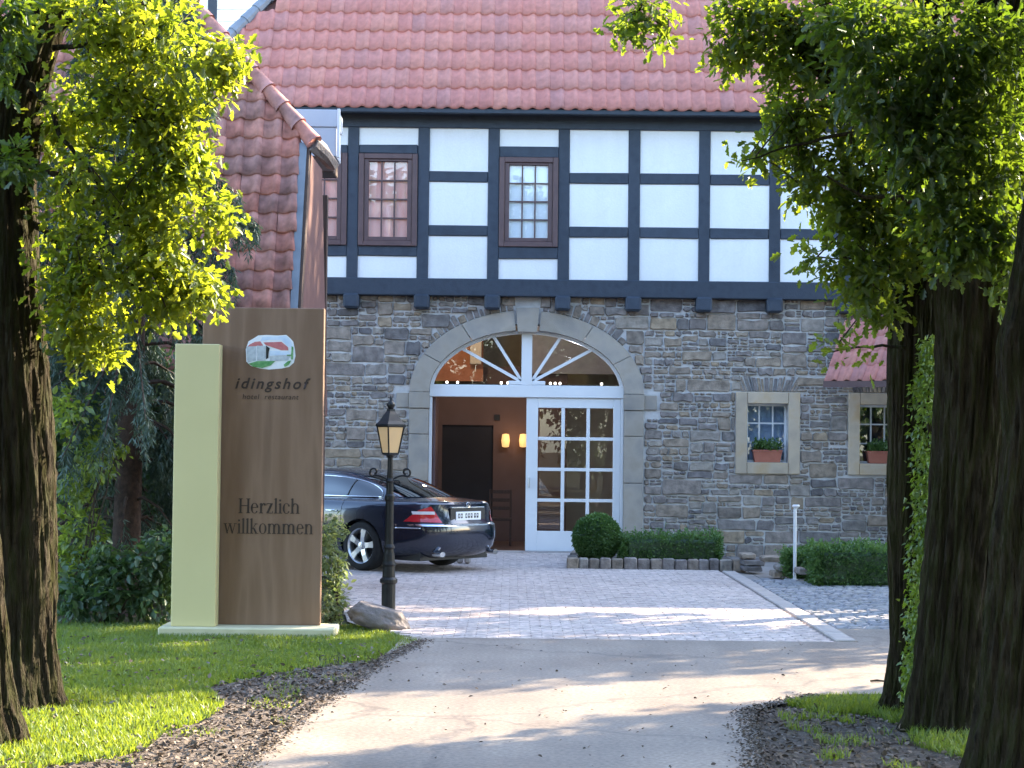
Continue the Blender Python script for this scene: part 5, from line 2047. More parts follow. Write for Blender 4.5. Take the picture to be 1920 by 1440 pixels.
def trunk(name, spec, Y, parent, zextra=None, nseg=132, furrow=.032, mat=None, lean_y=0.0):
    """spec: [(py, px centre, px radius)] from the bottom up"""
    rows = []
    for py, pc, pr in spec:
        c = at(pc, py, Y)
        rows.append((c.z, c.x, pr / FPX * Y))
    if zextra:
        rows += zextra
    rows.sort()
    zs = np.array([r[0] for r in rows]); xs = np.array([r[1] for r in rows]); rs = np.array([r[2] for r in rows])
    zz = np.arange(-.06, zs[-1], .035)
    zz = zz[zz < zs[-1]]
    V, F = [], []
    off = random.uniform(0, 50)
    for z in zz:
        cx, r = np.interp(z, zs, xs), np.interp(z, zs, rs)
        for i in range(nseg):
            t = 2 * math.pi * i / nseg
            n1 = noise.noise(Vector((math.cos(t) * 9, math.sin(t) * 9 + off, z * 1.1)))
            n2 = noise.noise(Vector((math.cos(t) * 19, math.sin(t) * 19 + off, z * 4.2)))
            n3 = noise.noise(Vector((math.cos(t) * 1.4 + off, math.sin(t) * 1.4, z * .8)))
            flare = max(0, .45 - z)
            root = flare * .10 * (.5 + .5 * math.sin(t * 5 + off)) * r / .25
            rr = r * (1 + .10 * n3) + furrow * (1 - 2 * abs(n1)) + furrow * .6 * (1 - 2 * abs(n2)) - furrow * .6 + root
            V.append((cx + rr * math.cos(t), Y + lean_y * z + rr * math.sin(t), z))
    m = len(zz)
    for j in range(m - 1):
        for i in range(nseg):
            F.append((j * nseg + i, j * nseg + (i + 1) % nseg, (j + 1) * nseg + (i + 1) % nseg, (j + 1) * nseg + i))
    return mesh(name, V, F, mat or MT['bark'], parent, True)


def branch(name, pts, r0, r1, parent, mat=None, n=8):
    pts = [Vector(p) for p in pts]
    # subdivide with a little wander
    out = []
    for i in range(len(pts) - 1):
        for k in range(4):
            p = pts[i].lerp(pts[i + 1], k / 4)
            if k:
                p += Vector((random.gauss(0, 1), random.gauss(0, 1), random.gauss(0, 1))) * (pts[i + 1] - pts[i]).length * .025
            out.append(p)
    out.append(pts[-1])
    m = len(out)
    rad = [r0 + (r1 - r0) * i / (m - 1) for i in range(m)]
    v, f = tube(out, rad, n)
    return mesh(name, v, f, mat or MT['bark'], parent, True)


def gaps(C, O, share, f=3.2, th=-.10):
    """open holes between the sprays of a crown"""
    v = np.array([noise.noise(Vector(c) * f) + .4 * noise.noise(Vector(c) * f * 2.3) for c in C])
    k = (v > th) & (rng.uniform(0, 1, len(C)) < share)
    return C[k], O[k]


def twigs(C, parent, n=150, reach=.42):
    """thin twigs that tie neighbouring leaf sprays together"""
    parts = []
    for _ in range(n):
        a = C[random.randrange(len(C))]
        d = np.linalg.norm(C - a, axis=1)
        near = np.where((d > .12) & (d < reach))[0]
        if len(near) == 0:
            continue
        b = C[near[random.randrange(len(near))]]
        A, B = Vector(a), Vector(b)
        m = A.lerp(B, .5) + Vector((random.gauss(0, .02), random.gauss(0, .02), .03))
        parts.append(tube([A, m, B], [.006, .0045, .002], 5))
    V, F = merge(parts)
    mesh('twigs', V, F, MT['twig'], parent, kind='stuff')


# ================================================================== TREES THAT FRAME THE VIEW
YL = 12.75
# --- left oak
lb = gnd(45, 1322)
tl_ = thing('oak_tree', (at(45, 1322, YL).x, YL, 0), 'thick oak trunk with sunlit yellow-green leaves at the left edge', 'tree', 'oaks lining the drive')
xt = at(85, 0, YL)
tr_ = trunk('trunk', [(1330, 28, 86), (1300, 26, 78), (1230, 24, 74), (1150, 24, 74), (900, 20, 76), (600, 6, 70), (350, -4, 64), (200, 15, 60), (0, 85, 48)], YL, tl_,
            zextra=[(xt.z + 2.2, xt.x + .35, .12), (xt.z + 4, xt.x + .2, .04)])
for pts, r0, r1 in (([(20, 140), (60, 160), (90, 195), (110, 250), (150, 300), (200, 360)], .028, .008), ([(100, 90), (150, 85), (220, 80), (290, 62)], .022, .006),
                    ([(40, 300), (110, 330), (190, 390), (260, 440), (330, 430)], .03, .006), ([(60, 420), (140, 480), (220, 520), (290, 560)], .026, .006), ([(90, 60), (180, 20), (260, -40)], .03, .01),
                    ([(110, 210), (190, 220), (260, 230), (330, 290), (380, 310)], .02, .005)):
    branch('branch', [at(p[0], p[1], YL - .12 - .05 * i) for i, p in enumerate(pts)], r0, r1, tl_)
cl = [(170, 50, 110, 80, 130), (290, 60, 100, 70, 110), (330, 120, 100, 60, 90), (410, 112, 45, 26, 34), (438, 108, 22, 16, 14), (405, 175, 22, 16, 8), (408, 440, 26, 22, 14), (392, 545, 24, 26, 12), (110, 220, 50, 70, 60, .3), (200, 170, 90, 80, 110), (270, 240, 90, 70, 100), (340, 240, 50, 40, 30),
      (170, 330, 90, 70, 90), (270, 340, 90, 60, 90), (350, 300, 55, 50, 60), (390, 285, 24, 40, 16), (110, 420, 50, 60, 55), (200, 440, 90, 60, 90), (300, 430, 90, 55, 75), (385, 398, 55, 24, 36),
      (140, 520, 60, 50, 60), (230, 530, 90, 50, 90), (330, 520, 70, 50, 55), (370, 560, 40, 26, 22), (150, 600, 55, 40, 55), (170, 655, 40, 32, 36), (240, 570, 50, 30, 30), (300, 575, 40, 18, 20)]
C, O = px_clumps(cl, 12.5, .8)
C, O = gaps(C, O, .95)
P, D, N_, S = clusters(C, O, 10, .080, .06)
twigs(C, tl_)
make_leaves('crown', P, D, N_, S, OAK, MT['oak_leaf'], tl_, kind='stuff')
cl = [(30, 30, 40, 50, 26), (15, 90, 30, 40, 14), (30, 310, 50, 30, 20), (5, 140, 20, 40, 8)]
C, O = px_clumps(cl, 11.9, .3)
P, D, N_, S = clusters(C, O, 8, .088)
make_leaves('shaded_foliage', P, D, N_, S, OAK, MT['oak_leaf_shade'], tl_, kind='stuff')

# --- second trunk at the far left, nearer
tl2 = thing('oak_tree', (at(-40, 1375, 11.2).x, 11.2, 0), 'oak trunk cut off by the bottom left corner of the picture', 'tree', 'oaks lining the drive')
trunk('trunk', [(1378, -45, 78), (1330, -48, 66), (1260, -50, 62), (1000, -66, 58), (600, -80, 55), (0, -90, 50)], 11.2, tl2, zextra=[(8, -3.5, .12), (9.5, -3.5, .04)])

# --- right trees
YA, YBt, YC = 12.9, 12.1, 10.1
ta = thing('oak_tree', (at(1680, 1325, YA).x, YA, 0), 'slim oak trunk with ivy behind it, leftmost of the right-hand trees', 'tree', 'oaks lining the drive')
xa_t = at(1725, 480, YA)
trunk('trunk', [(1330, 1682, 33), (1300, 1690, 29), (1200, 1698, 27), (900, 1710, 44), (700, 1713, 47), (560, 1716, 46), (400, 1722, 42)], YA, ta, zextra=[(xa_t.z + 2, xa_t.x + .1, .12), (xa_t.z + 4.5, xa_t.x + .1, .04)], furrow=.02)
tb = thing('oak_tree', (at(1772, 1362, YBt).x, YBt, 0), 'broad oak trunk with greenish bark, middle of the right-hand trees', 'tree', 'oaks lining the drive')
xb_t = at(1845, 420, YBt)
trunk('trunk', [(1372, 1772, 74), (1340, 1774, 66), (1250, 1783, 63), (1000, 1808, 64), (700, 1832, 70), (520, 1838, 78), (420, 1845, 66)], YBt, tb, zextra=[(xb_t.z + 2, xb_t.x + .15, .15), (xb_t.z + 4.5, xb_t.x + .1, .05)])
tc = thing('oak_tree', (at(1895, 1445, YC).x, YC, 0), 'dark leaning oak trunk at the right edge, nearest of the right-hand trees', 'tree', 'oaks lining the drive')
xc_t = at(1990, 500, YC)
trunk('trunk', [(1480, 1905, 95), (1400, 1915, 88), (1250, 1928, 82), (1049, 1945, 80), (804, 1965, 72), (700, 1962, 80), (640, 1965, 84), (580, 1972, 76), (400, 1990, 66)], YC, tc, zextra=[(xc_t.z + 2, xc_t.x + .3, .16), (xc_t.z + 4.5, xc_t.x + .3, .05)])
# limbs
branch('branch', [at(1850, 520, 12.2), at(1700, 330, 12.3), at(1560, 140, 12.4), at(1480, 60, 12.4), at(1430, -40, 12.4)], .10, .055, tb)
branch('branch', [at(1820, 470, 11.9), at(1760, 400, 11.8), at(1690, 370, 11.7), at(1620, 370, 11.7), at(1550, 330, 11.7)], .03, .006, tb)
branch('branch', [at(1730, 560, 12.8), at(1690, 470, 12.7), at(1620, 450, 12.6), at(1560, 480, 12.5)], .03, .006, ta)
branch('branch', [at(1720, 650, 12.8), at(1670, 650, 12.7), at(1620, 650, 12.65), at(1560, 660, 12.6)], .014, .004, ta)
branch('branch', [at(1640, 250, 12.0), at(1540, 260, 12.0), at(1460, 280, 12.0), at(1390, 302, 12.0)], .016, .003, tb)
branch('branch', [at(1850, 300, 11.9), at(1790, 250, 11.8), at(1740, 210, 11.7), at(1690, 190, 11.6)], .02, .005, tb)
branch('branch', [at(1420, -30, 12.4), at(1300, -40, 12.3), at(1220, -15, 12.3), at(1190, 30, 12.3)], .02, .004, tb)
cl = [(1395, 40, 45, 55, 50), (1370, 95, 28, 30, 18), (1470, 60, 80, 60, 70), (1490, 130, 60, 60, 60), (1560, 60, 90, 80, 90), (1650, 90, 110, 90, 110), (1485, 215, 38, 50, 36), (1560, 200, 80, 70, 80), (1650, 230, 90, 80, 95),
      (1470, 240, 26, 30, 12), (1520, 300, 48, 45, 38), (1600, 330, 80, 60, 70), (1510, 360, 34, 34, 18), (1690, 350, 90, 70, 80), (1575, 395, 42, 34, 30), (1650, 430, 80, 50, 60), (1530, 470, 40, 16, 14), (1560, 492, 34, 20, 12), (1600, 480, 40, 30, 22),
      (1640, 510, 60, 40, 36), (1700, 500, 60, 50, 42), (1620, 560, 36, 20, 12), (1660, 580, 24, 26, 10), (1405, 297, 22, 9, 5), (1440, 285, 20, 12, 5), (1205, 30, 42, 34, 26), (1170, 50, 18, 16, 7), (1240, 55, 16, 18, 6), (1595, 640, 36, 20, 13), (1565, 660, 16, 10, 4), (1640, 665, 20, 14, 7), (1690, 650, 22, 14, 5)]
C, O = px_clumps(cl, 12.35, .7)
C, O = gaps(C, O, .98)
P, D, N_, S = clusters(C, O, 10, .080, .06)
twigs(C, tb)
make_leaves('crown', P, D, N_, S, OAK, MT['oak_leaf_right'], tb, kind='stuff')
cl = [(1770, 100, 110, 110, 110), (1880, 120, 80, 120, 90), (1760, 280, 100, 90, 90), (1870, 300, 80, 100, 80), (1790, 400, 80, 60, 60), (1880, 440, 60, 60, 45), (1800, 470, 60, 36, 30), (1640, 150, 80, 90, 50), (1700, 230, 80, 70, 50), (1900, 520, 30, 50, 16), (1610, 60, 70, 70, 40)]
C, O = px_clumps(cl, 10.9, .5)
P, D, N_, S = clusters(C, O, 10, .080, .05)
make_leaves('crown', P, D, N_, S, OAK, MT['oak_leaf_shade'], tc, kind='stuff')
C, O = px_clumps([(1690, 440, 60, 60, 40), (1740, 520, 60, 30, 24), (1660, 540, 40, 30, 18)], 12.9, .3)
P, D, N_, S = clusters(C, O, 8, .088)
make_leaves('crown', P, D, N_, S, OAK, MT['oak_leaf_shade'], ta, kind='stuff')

# --- ivy between the slim and the broad trunk
iv = thing('ivy', (at(1735, 1330, 12.65).x, 12.65, 0), 'bright green ivy climbing between the slim and the broad oak trunk', 'ivy')
pts = []
for q in np.linspace(0, 1, 26):
    py = 1320 - q * 670
    pc = 1712 + 36 * min(1, q * 1.6) - (6 if q > .8 else 0)
    rx = 14 + 26 * math.sin(min(1, q * 1.15) * math.pi * .62)
    if q > .85:
        rx *= (1 - q) / .15 * .6 + .4
    pts.append((pc, py, rx, 20, 60))
C, O = px_clumps(pts, 12.62, .16)
P, D, N_, S = clusters(C, O, 4, .036, .02, .5)
make_leaves('leaves', P, D, N_, S, IVY, MT['ivy_leaf'], iv, kind='stuff')
branch('stem', [at(1712, 1335, 12.66), at(1722, 1200, 12.66), at(1738, 1000, 12.66), at(1742, 800, 12.66), at(1740, 660, 12.66)], .03, .01, iv, MT['twig'])

# ================================================================== TREES OUTSIDE THE PICTURE (they shade the drive)
def crown_mesh(name, rad, zlo, zhi, n, size, seed):
    r = np.random.default_rng(seed)
    q = unit(r.normal(0, 1, (n, 3))) * (r.uniform(0, 1, (n, 1)) ** .4)
    C = q * np.array([rad, rad, (zhi - zlo) / 2]) + np.array([0, 0, (zhi + zlo) / 2])
    lump = np.array([noise.noise(Vector(c) * .8) for c in C])
    C = C[lump > -.12]; q = q[lump > -.12]
    P, D, N_, S = clusters(C, q, 5, size, .1)
    o = make_leaves(name, P, D, N_, S, OVAL, MT['oak_leaf_shade'], None)
    me = o.data
    bpy.data.objects.remove(o)
    return me


big_crown = crown_mesh('crown', 2.5, 4.4, 9.5, 1500, .26, 3)
low_crown = crown_mesh('crown', 1.75, 1.6, 7.6, 1500, .22, 4)
bush_crown = crown_mesh('crown', 1.1, .2, 5.2, 900, .18, 5)
v, f = tube([(0, 0, -.05), (.05, 0, 2.2), (0, .05, 4.4), (.1, 0, 7.2)], [.26, .2, .16, .05], 14)
pole_me = bpy.data.meshes.new('trunk'); pole_me.from_pydata(v, [], f); pole_me.materials.append(MT['bark'])


def far_tree(x, y, me, label, s=1.0, rz=0.0):
    t = thing('oak_tree', (x, y, 0), label, 'tree', 'oaks lining the drive')
    for nm, m_ in (('trunk', pole_me), ('crown', me)):
        o = bpy.data.objects.new(nm, m_); col.objects.link(o); o.parent = t
        o.rotation_euler = (0, 0, rz)
        wide = 1.85 if (nm == 'crown' and me is big_crown and y < 9) else 1.0
        o.scale = (s * wide, s * wide, s)
        if nm == 'crown':
            o['kind'] = 'stuff'
    return t


for i, (x, y, me, s, lab) in enumerate((
        (7.7, 21.2, low_crown, 0.86, 'oak outside the right edge, shading the middle of the drive'),
        (8.3, 23.7, big_crown, 0.95, 'tall oak outside the right edge, near the annexe'),
        (5.05, 14.0, bush_crown, 1.0, 'young oak just outside the right edge behind the trunks'),
        (7.0, 15.65, bush_crown, 1.1, 'young oak outside the right edge, second from the trunks'),
        (9.4, 17.0, low_crown, 1.0, 'oak outside the right edge, third from the trunks'),
        (4.6, 8.0, big_crown, 1.0, 'oak beside the viewer on the right of the drive'),
        (-4.8, 6.8, big_crown, 1.0, 'oak beside the viewer on the left of the drive'),
        (4.4, 1.5, big_crown, 1.0, 'oak behind the viewer on the right of the drive'),
        (-4.4, 0.8, big_crown, 1.0, 'oak behind the viewer on the left of the drive'),
        (4.6, -6.5, big_crown, 1.05, 'second oak behind the viewer on the right of the drive'),
        (-4.6, -7.0, big_crown, 1.05, 'second oak behind the viewer on the left of the drive'),
        (-8.6, 5.6, low_crown, 1.3, 'oak in the wood left of the viewer'),  # these four oaks are added to hold sky light off the trunks
        (8.8, 7.0, low_crown, 1.3, 'oak in the wood right of the viewer'),
        (-8.2, -1.5, low_crown, 1.4, 'oak in the wood behind the viewer on the left'),
        (8.4, -1.0, low_crown, 1.4, 'oak in the wood behind the viewer on the right'),
        (14.3, 37.0, big_crown, 1.9, 'tall oak behind the house, above the picture'),  # added only to block the sun from the gable boards
        (-6.0, -12.0, bush_crown, 1.35, 'young oak far behind the viewer, first from the left'),  # added row that hides the bright horizon from the door panes
        (-3.0, -12.6, bush_crown, 1.35, 'young oak far behind the viewer, second from the left'),
        (0.0, -11.6, bush_crown, 1.35, 'young oak far behind the viewer, third from the left'),
        (3.0, -12.4, bush_crown, 1.35, 'young oak far behind the viewer, fourth from the left'),
        (6.0, -11.8, bush_crown, 1.35, 'young oak far behind the viewer, fifth from the left'),
        (0.2, -15.0, low_crown, 1.6, 'large oak closing the drive far behind the viewer'))):
    far_tree(x, y, me, lab, s, i * 1.3)

# ================================================================== SPRUCE AND SHRUBS AT LEFT
YSP = 19.6
sp = thing('spruce_tree', (at(240, 1165, YSP).x, YSP, 0), 'dark blue-green spruce with drooping branches behind the sign', 'tree')
sx = at(240, 900, YSP).x
v, f = tube([(sx - .02, YSP, -.05), (sx, YSP, 1), (sx + .03, YSP, 3), (sx, YSP, 6), (sx, YSP, 9)], [.16, .14, .12, .08, .02], 12)
mesh('trunk', v, f, MT['spruce_bark'], sp, True)
random.seed(11)
tw_p, tw_d, tw_s = [], [], []
z = 0.9
bi = 0
while z < 8.4:
    for _ in range(3):
        bi += 1
        a = random.uniform(0, 2 * math.pi)
        L_ = (2.0 if z > 1.9 else 1.25) * (1 - max(0, z - 2) / 7.6) * random.uniform(.75, 1.1)
        dx, dy = math.cos(a), math.sin(a) * .8
        pts = []
        for q in np.linspace(0, 1, 6):
            pts.append(Vector((sx + dx * L_ * q, YSP + dy * L_ * q, z - .55 * L_ * q * q + .08 * math.sin(q * 6))))
        v, f = tube(pts, [.022, .018, .014, .011, .008, .004], 5)
        mesh('branch', v, f, MT['spruce_bark'], sp)
        if z < 1.7:
            dens = 10
        else:
            dens = 74
        for _k in range(dens):
            q = random.uniform(.25, 1)
            i = min(4, int(q * 5))
            p = pts[i].lerp(pts[i + 1], q * 5 - i)
            ln = random.uniform(.12, .42)
            sd = random.uniform(-.7, .7)
            for w in range(7):
                t = w / 6
                pp = p + Vector((-dy * sd * .25 * t, dx * sd * .25 * t, -ln * t))
                for _n in range(4):
                    tw_p.append(pp + Vector((random.gauss(0, .012), random.gauss(0, .012), random.gauss(0, .01))))
                    tw_d.append((random.gauss(0, .6) + dx * .2, random.gauss(0, .6), -.9))
                    tw_s.append(random.uniform(.05, .10))
    z += .20
n = len(tw_p)
NEED = [(.5, .085)]
make_leaves('needles', np.array(tw_p), np.array(tw_d), rng.normal(0, 1, (n, 3)), np.array(tw_s), NEED, MT['needle'], sp, fold=0, curl=.1, kind='stuff')


def shrub(name, label, loc, blobs, Yc, Ys, k, size, half, mat, stems=5, droop=.1):
    sh = thing(name, loc, label, 'shrub')
    C, O = px_clumps(blobs, Yc, Ys)
    C[:, 2] = np.maximum(C[:, 2], .03)
    P, D, N_, S = clusters(C, O, k, size, size * .5, droop)
    make_leaves('leaves', P, D, N_, S, half, mat, sh, kind='stuff')
    for i in range(stems):
        c = C[random.randrange(len(C))]
        b = Vector((loc[0] + random.uniform(-.1, .1), loc[1] + random.uniform(-.1, .1), -.02))
        branch('stem', [b, b.lerp(Vector(c), .5) + Vector((0, 0, .06)), Vector(c)], .014, .004, sh, MT['twig'], 5)
    return sh


g_ = gnd(150, 1150)
shrub('leafy_shrub', 'sunlit yellow-green shrub right of the left trunk', (at(150, 1100, 18.8).x, 18.8, 0),
      [(140, 780, 45, 60, 60), (170, 850, 50, 60, 60), (140, 920, 40, 50, 50), (150, 1000, 40, 50, 50), (200, 830, 30, 40, 30), (125, 1050, 25, 40, 30), (160, 1080, 40, 40, 30)], 18.8, .5, 6, .075, OVAL, MT['shrub_leaf'])
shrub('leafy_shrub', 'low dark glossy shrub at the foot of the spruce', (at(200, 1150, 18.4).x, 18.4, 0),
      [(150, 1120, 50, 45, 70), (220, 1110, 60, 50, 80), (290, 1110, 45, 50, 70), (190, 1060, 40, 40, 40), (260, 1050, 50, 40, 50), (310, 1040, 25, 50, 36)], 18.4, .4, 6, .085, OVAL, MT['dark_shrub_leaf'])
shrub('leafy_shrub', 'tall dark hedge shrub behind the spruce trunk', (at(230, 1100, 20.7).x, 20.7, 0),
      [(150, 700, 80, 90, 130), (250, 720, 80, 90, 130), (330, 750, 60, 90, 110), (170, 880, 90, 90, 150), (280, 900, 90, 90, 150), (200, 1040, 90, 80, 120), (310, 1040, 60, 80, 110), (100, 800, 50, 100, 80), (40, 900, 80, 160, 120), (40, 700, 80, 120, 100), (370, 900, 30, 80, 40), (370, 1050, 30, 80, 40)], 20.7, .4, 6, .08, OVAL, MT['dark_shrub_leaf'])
shrub('leafy_shrub', 'pale variegated shrub between the sign and the boulder', (at(622, 1170, 18.2).x, 18.2, 0),
      [(618, 1000, 20, 32, 34), (628, 1060, 22, 40, 60), (624, 1120, 24, 40, 60), (615, 1160, 24, 26, 34), (610, 1040, 18, 60, 40), (628, 975, 8, 12, 6), (645, 990, 8, 10, 5)], 18.2, .25, 6, .05, OVAL, MT['pale_leaf'])

# ================================================================== BOX BALL, HEDGES, FLOWER BOXES
def hedge_surface(n, lo, hi, r):
    """points on a rounded box and their outward normals"""
    lo, hi = np.array(lo), np.array(hi)
    p = rng.uniform(-1, 1, (n, 3))
    f = rng.integers(0, 5, n)
    ax_ = np.where(f < 2, 0, np.where(f < 4, 1, 2))
    sg = np.where(f == 4, 1, np.where(f % 2 == 0, -1, 1))
    p[np.arange(n), ax_] = sg
    nrm = np.zeros((n, 3)); nrm[np.arange(n), ax_] = sg
    c = (lo + hi) / 2; h = (hi - lo) / 2
    pos = c + p * h
    pos += rng.normal(0, r, (n, 3)) - nrm * rng.uniform(0, r * 2, (n, 1))
    return pos, nrm


b0 = gnd(1119, 1047, .12)
BY = KY + .62
bc = Vector((at(1119, 1008, BY).x, BY, at(1119, 1008, BY).z))
br = 42 / FPX * BY
ball = thing('box_ball', (bc.x, bc.y, .1), 'clipped round box bush in the bed beside the door', 'bush')
bm = bmesh.new(); bmesh.ops.create_icosphere(bm, subdivisions=3, radius=br * .93)
bmesh.ops.translate(bm, verts=bm.verts, vec=bc)
from_bm('core', bm, MT['dark_shrub_leaf'], ball, True)
q = unit(rng.normal(0, 1, (5200, 3)))
lump = np.array([noise.noise(Vector(c) * 4) for c in q])
C = np.array(bc)[None] + q * (br * (1 + .035 * lump))[:, None]
n = len(C)
P, D, N_, S = clusters(C, q, 3, .032, .012, -.1)
make_leaves('leaves', P, D, N_, S, OVAL, MT['box_leaf'], ball, kind='stuff')


def hedge(label, px0, px1, py_t, py_b, Y, depth, n, size=.035, mat='box_leaf', zb=0.0):
    p0, p1 = at(px0, py_b, Y), at(px1, py_b, Y)
    zt = at((px0 + px1) / 2, py_t, Y).z
    h = thing('hedge', ((p0.x + p1.x) / 2, Y, zb), label, 'hedge')
    lo, hi = (p0.x, Y, zb), (p1.x, Y + depth, zt)
    bm = bmesh.new(); bm_box(bm, (lo[0] + .05, lo[1] + .05, lo[2]), (hi[0] - .05, hi[1] - .05, hi[2] - .05), .04)
    from_bm('core', bm, MT['dark_shrub_leaf'], h)
    C, O = hedge_surface(n, lo, hi, .022)
    bumps = np.array([noise.noise(Vector((c[0] * 3, c[1] * 3, 0))) for c in C])
    C[:, 2] += .09 * bumps * (C[:, 2] - zb) / max(.1, zt - zb)
    O[:, 2] += .4
    shoot = rng.uniform(0, 1, len(C)) < .07
    C[shoot, 2] += rng.uniform(.02, .09, shoot.sum())
    P, D, N_, S = clusters(C, O, 4, size * 1.1, .018, -.25)
    make_leaves('leaves', P, D, N_, S, OVAL, MT[mat], h, kind='stuff')


hedge('low clipped hedge in the bed right of the box ball', 1168, 1350, 1006, 1046, KY + .3, .5, 1900, zb=.1)
hedge('small hedge block behind the bollard light', 1475, 1530, 1036, 1087, gnd(1500, 1088).y + .15, .45, 900)
hedge('long green hedge at the right in front of the second window', 1532, 1760, 1030, 1098, gnd(1600, 1099).y, .7, 3600)

for wi, (x0, x1, zb, zt) in enumerate(WIN):
    xm = (x0 + x1) / 2 + (.0 if wi == 0 else .03)
    fb = thing('flower_box', (xm, YW + .08, zb), ('terracotta flower box with green plants on the sill of the left stone window', 'terracotta flower box with plants on the sill half hidden by the slim trunk')[wi], 'flower box', 'flower boxes on the stone sills')
    V, F = prism_xz([(xm - .20, zb + .002), (xm + .20, zb + .002), (xm + .23, zb + .17), (xm - .23, zb + .17)], YW - .02, YW + .17)
    mesh('trough', V, F, MT['terracotta'], fb)
    mesh('rim', *prism_xz([(xm - .237, zb + .172), (xm + .237, zb + .172), (xm + .237, zb + .20), (xm - .237, zb + .20)], YW - .028, YW + .178), MT['terracotta'], fb)
    n = 150
    C = np.stack([rng.uniform(xm - .21, xm + .21, n), rng.uniform(YW, YW + .15, n), zb + .19 + rng.uniform(0, .17, n) * (1 - .5 * rng.uniform(0, 1, n))], 1)
    O = np.stack([rng.normal(0, .3, n), rng.normal(-.2, .3, n), np.ones(n)], 1)
    P, D, N_, S = clusters(C, O, 4, .05, .02, .0)
    make_leaves('plants', P, D, N_, S, OVAL, MT['box_leaf'], fb, kind='stuff')

# ================================================================== LAWN, LITTER, VERGES
band = [gnd(*p) for p in ((792, 1199), (700, 1232), (640, 1242), (560, 1252), (470, 1268), (390, 1284), (420, 1320), (385, 1345), (310, 1368), (270, 1400), (200, 1418), (60, 1436), (-200, 1470), (-200, 1900))]
bandp = [(p.x, p.y) for p in band]
road_edge = [(p[0] + .02, p[1]) for p in RL[::-1]]
lit_l = bandp + [(-1.6, 4.0), (-1.73, 4.0)] + [road_edge[-1]] + road_edge[::-1][1:]
lit_poly = bandp[:-1] + [(-4.5, 4.5), (-1.72, 4.5)] + RL
sheet('leaf_litter_verge', lit_poly, -.02, MT['litter_bed'], label='brown strip of gravel and dead leaves left of the drive', cat='verge')
lawn_poly = [(p.x, p.y) for p in band[:-2]] + [(-8, 10.0), (-8, 18.3), (-1.25, 18.3), (-.95, 17.3)]
sheet('lawn', lawn_poly, -.03, MT['soil'], label='green lawn in front of the sign on the left', cat='lawn')
verge_poly = [(p.x, p.y) for p in (gnd(1417, 1320), gnd(1560, 1306), gnd(1690, 1300), gnd(1960, 1320), gnd(2100, 1440), gnd(1880, 1425), gnd(1700, 1398), gnd(1545, 1392), gnd(1445, 1420))]
sheet('earth_verge', [(1.5, 12.95), (1.35, 11.6), (1.2, 10.3), (1.2, 4), (8, 4), (8, 14.7), (2.1, 13.75)], -.02, MT['litter_bed'], label='bare earth verge under the right-hand trees', cat='verge')


def grass(name, label, X, Y, hmul, parent=None, dead=0.0):
    n = len(X)
    P = np.stack([X, Y, np.full(n, -.03)], 1)
    h = hmul * rng.uniform(.5, 1.3, n)
    a = rng.uniform(0, 2 * math.pi, n)
    w = .0035 * rng.uniform(.7, 1.5, n)
    side = np.stack([np.cos(a), np.sin(a), np.zeros(n)], 1)
    b = rng.uniform(0, 2 * math.pi, n)
    lean = np.stack([np.cos(b), np.sin(b), np.zeros(n)], 1) * (h * rng.uniform(.15, .8, n))[:, None]
    up = np.zeros((n, 3)); up[:, 2] = 1
    v0 = P - side * w[:, None]; v1 = P + side * w[:, None]
    m = P + lean * .35 + up * (h * .6)[:, None]
    v2 = m + side * (w * .8)[:, None]; v3 = m - side * (w * .8)[:, None]
    v4 = P + lean + up * h[:, None]
    V = np.stack([v0, v1, v2, v3, v4], 1).reshape(-1, 3)
    base = (np.arange(n) * 5)[:, None]
    idx = np.concatenate([np.array([0, 1, 2, 3])[None] + base, np.array([3, 2, 4])[None] + base], 1)
    return bulk(name, V, np.tile([4, 3], n), idx.ravel(), MT['grass'], None, label=label, cat='grass', kind='stuff')


n = 150000
X = rng.uniform(-5.6, -.8, n); Y = rng.uniform(10.2, 18.3, n)
keep = inpoly(X, Y, lawn_poly) & (X > -.275 * Y - .3)
nz = np.array([noise.noise(Vector((x * 1.1, y * 1.1, 2.0))) + .5 * noise.noise(Vector((x * 4, y * 4, 7))) for x, y in zip(X, Y)])
keep &= (nz > -.45) | (rng.uniform(0, 1, n) < .25)
keep &= ~((X > pl0 - .02) & (X < pl1 + .02) & (Y > YS - .3) & (Y < YS + .25))
X, Y, nz = X[keep], Y[keep], nz[keep]
grass('lawn_grass', 'short green grass of the lawn left of the drive', X, Y, .045 + .02 * np.clip(nz, 0, 1))
n = 9000
X = rng.uniform(1.7, 4.0, n); Y = rng.uniform(10.2, 13.9, n)
t1 = [(p.x, p.y) for p in (gnd(1470, 1318), gnd(1560, 1306), gnd(1700, 1306), gnd(1760, 1330), gnd(1700, 1358), gnd(1620, 1338), gnd(1540, 1335))]
t2 = [(p.x, p.y) for p in (gnd(1700, 1345), gnd(1860, 1345), gnd(1960, 1400), gnd(1900, 1440), gnd(1800, 1418), gnd(1710, 1392))]
X = rng.uniform(1.7, 4.0, 60000); Y = rng.uniform(10.0, 13.9, 60000)
k1 = inpoly(X, Y, t1); k2 = inpoly(X, Y, t2) & (rng.uniform(0, 1, 60000) < .7)
nzv = np.array([noise.noise(Vector((x * 3, y * 3, 1.0))) for x, y in zip(X, Y)])
k2 |= (nzv > .25) & (X > 1.75) & (Y < 12.9) & (rng.uniform(0, 1, 60000) < .35)
kk = k1 | k2
grass('verge_grass', 'bright tuft of grass at the foot of the right-hand trees', X[kk], Y[kk], .065)

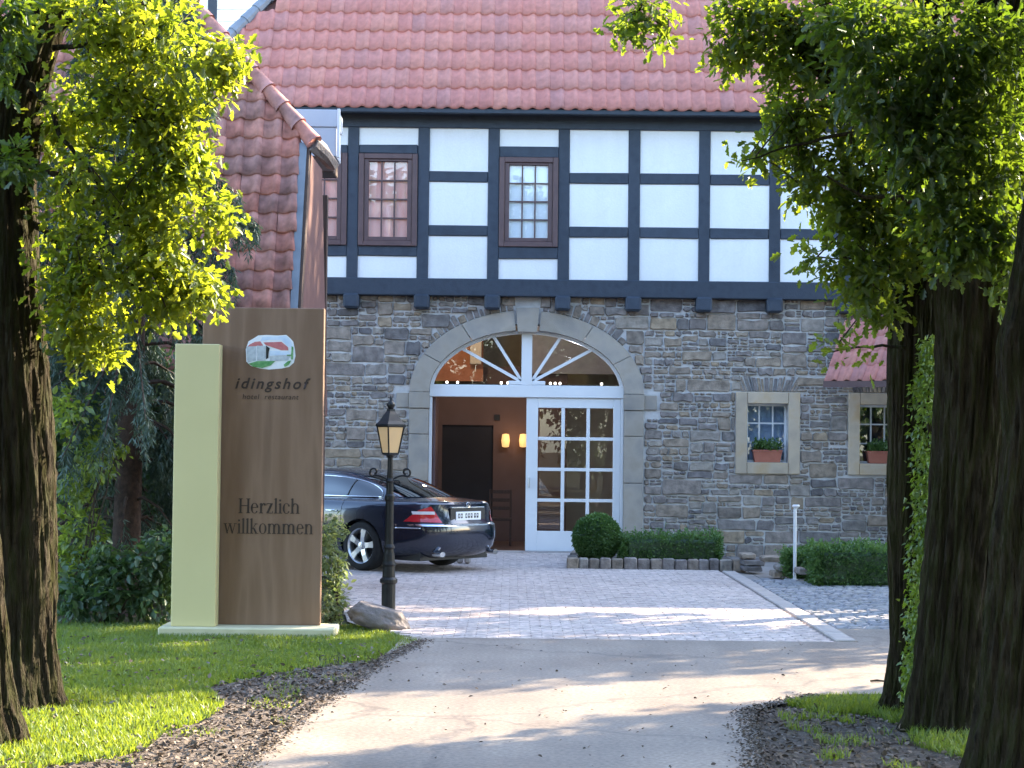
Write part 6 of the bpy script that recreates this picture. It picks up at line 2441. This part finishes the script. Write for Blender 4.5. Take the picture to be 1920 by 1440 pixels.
X = rng.uniform(-4.5, -.8, 26000); Y = rng.uniform(9.5, 17.2, 26000)
nz = np.array([noise.noise(Vector((x * 2.2, y * 2.2, 5.0))) for x, y in zip(X, Y)])
kk = inpoly(X, Y, lit_poly) & (nz > .22)
grass('sparse_grass', 'thin grass growing through the gravel strip', X[kk], Y[kk], .04)
# dead leaves and pebbles
def litter(name, label, poly, n, x0, x1, y0, y1, smin=.02, smax=.05):
    X = rng.uniform(x0, x1, n); Y = rng.uniform(y0, y1, n)
    k = inpoly(X, Y, poly)
    X, Y = X[k], Y[k]
    m = len(X)
    P = np.stack([X, Y, np.full(m, -.012) + rng.uniform(0, .012, m)], 1)
    D = rng.normal(0, 1, (m, 3)); D[:, 2] *= .25
    N_ = rng.normal(0, .45, (m, 3)); N_[:, 2] += 1
    make_leaves(name, P, D, N_, rng.uniform(smin, smax, m), OVAL, MT['dry_leaf'], None, label=label, cat='dead leaves', kind='stuff')


litter('dead_leaves', 'dead leaves and chippings on the strip left of the drive', lit_poly, 26000, -5, -.8, 8.5, 17.3)
litter('dead_leaves', 'dead leaves on the earth under the right-hand trees', [(1.63, 12.76), (1.52, 11.6), (1.38, 10.3), (1.38, 8), (4, 8), (4, 13.8), (2.2, 13.58)], 7000, 1.3, 4, 8, 13.8)
litter('dead_leaves', 'few scattered dead leaves lying on the asphalt', [(-1.4, 9), (1.4, 9), (1.6, 13), (3, 17), (-.8, 17)], 260, -1.5, 3, 9, 17, .015, .035)
litter('dead_leaves', 'few dead leaves lying in the grass of the lawn', lawn_poly, 700, -4.5, -.8, 10.3, 17, .025, .05)
for nm in ('dead_leaves.002', 'dead_leaves.003'):
    o = bpy.data.objects.get(nm)
    if o:
        o.location.z += .016
n = 5200
ey = rng.uniform(9.0, 17.0, n)
ex = np.interp(ey, [p[1] for p in RL], [p[0] for p in RL]) + np.abs(rng.normal(0, .07, n)) - .02
er_y = rng.uniform(9.5, 13.6, 2600)
er_x = np.interp(er_y, [9.5, 10.3, 11.6, 12.75, 13.6], [1.37, 1.38, 1.52, 1.62, 2.2]) - np.abs(rng.normal(0, .08, 2600)) + .02
X = np.concatenate([ex, er_x]); Y = np.concatenate([ey, er_y]); m = len(X)
D = rng.normal(0, 1, (m, 3)); D[:, 2] *= .15
N_ = rng.normal(0, .3, (m, 3)); N_[:, 2] += 1
make_leaves('edge_litter', np.stack([X, Y, np.full(m, .004) + rng.uniform(0, .006, m)], 1), D, N_, rng.uniform(.008, .032, m), OVAL, MT['dry_leaf'], None,
            label='grit and leaf crumbs spilled over both edges of the drive', cat='dead leaves', kind='stuff')
# stick lying on the asphalt by the slim trunk
c = gnd(1645, 1280)
v, f = tube([(c.x - .05, c.y, .012), (c.x, c.y + .02, .014), (c.x + .06, c.y - .01, .012)], [.008, .01, .006], 6)
mesh('stick', v, f, MT['twig'], None, label='short dark stick lying on the asphalt left of the slim trunk', cat='stick')
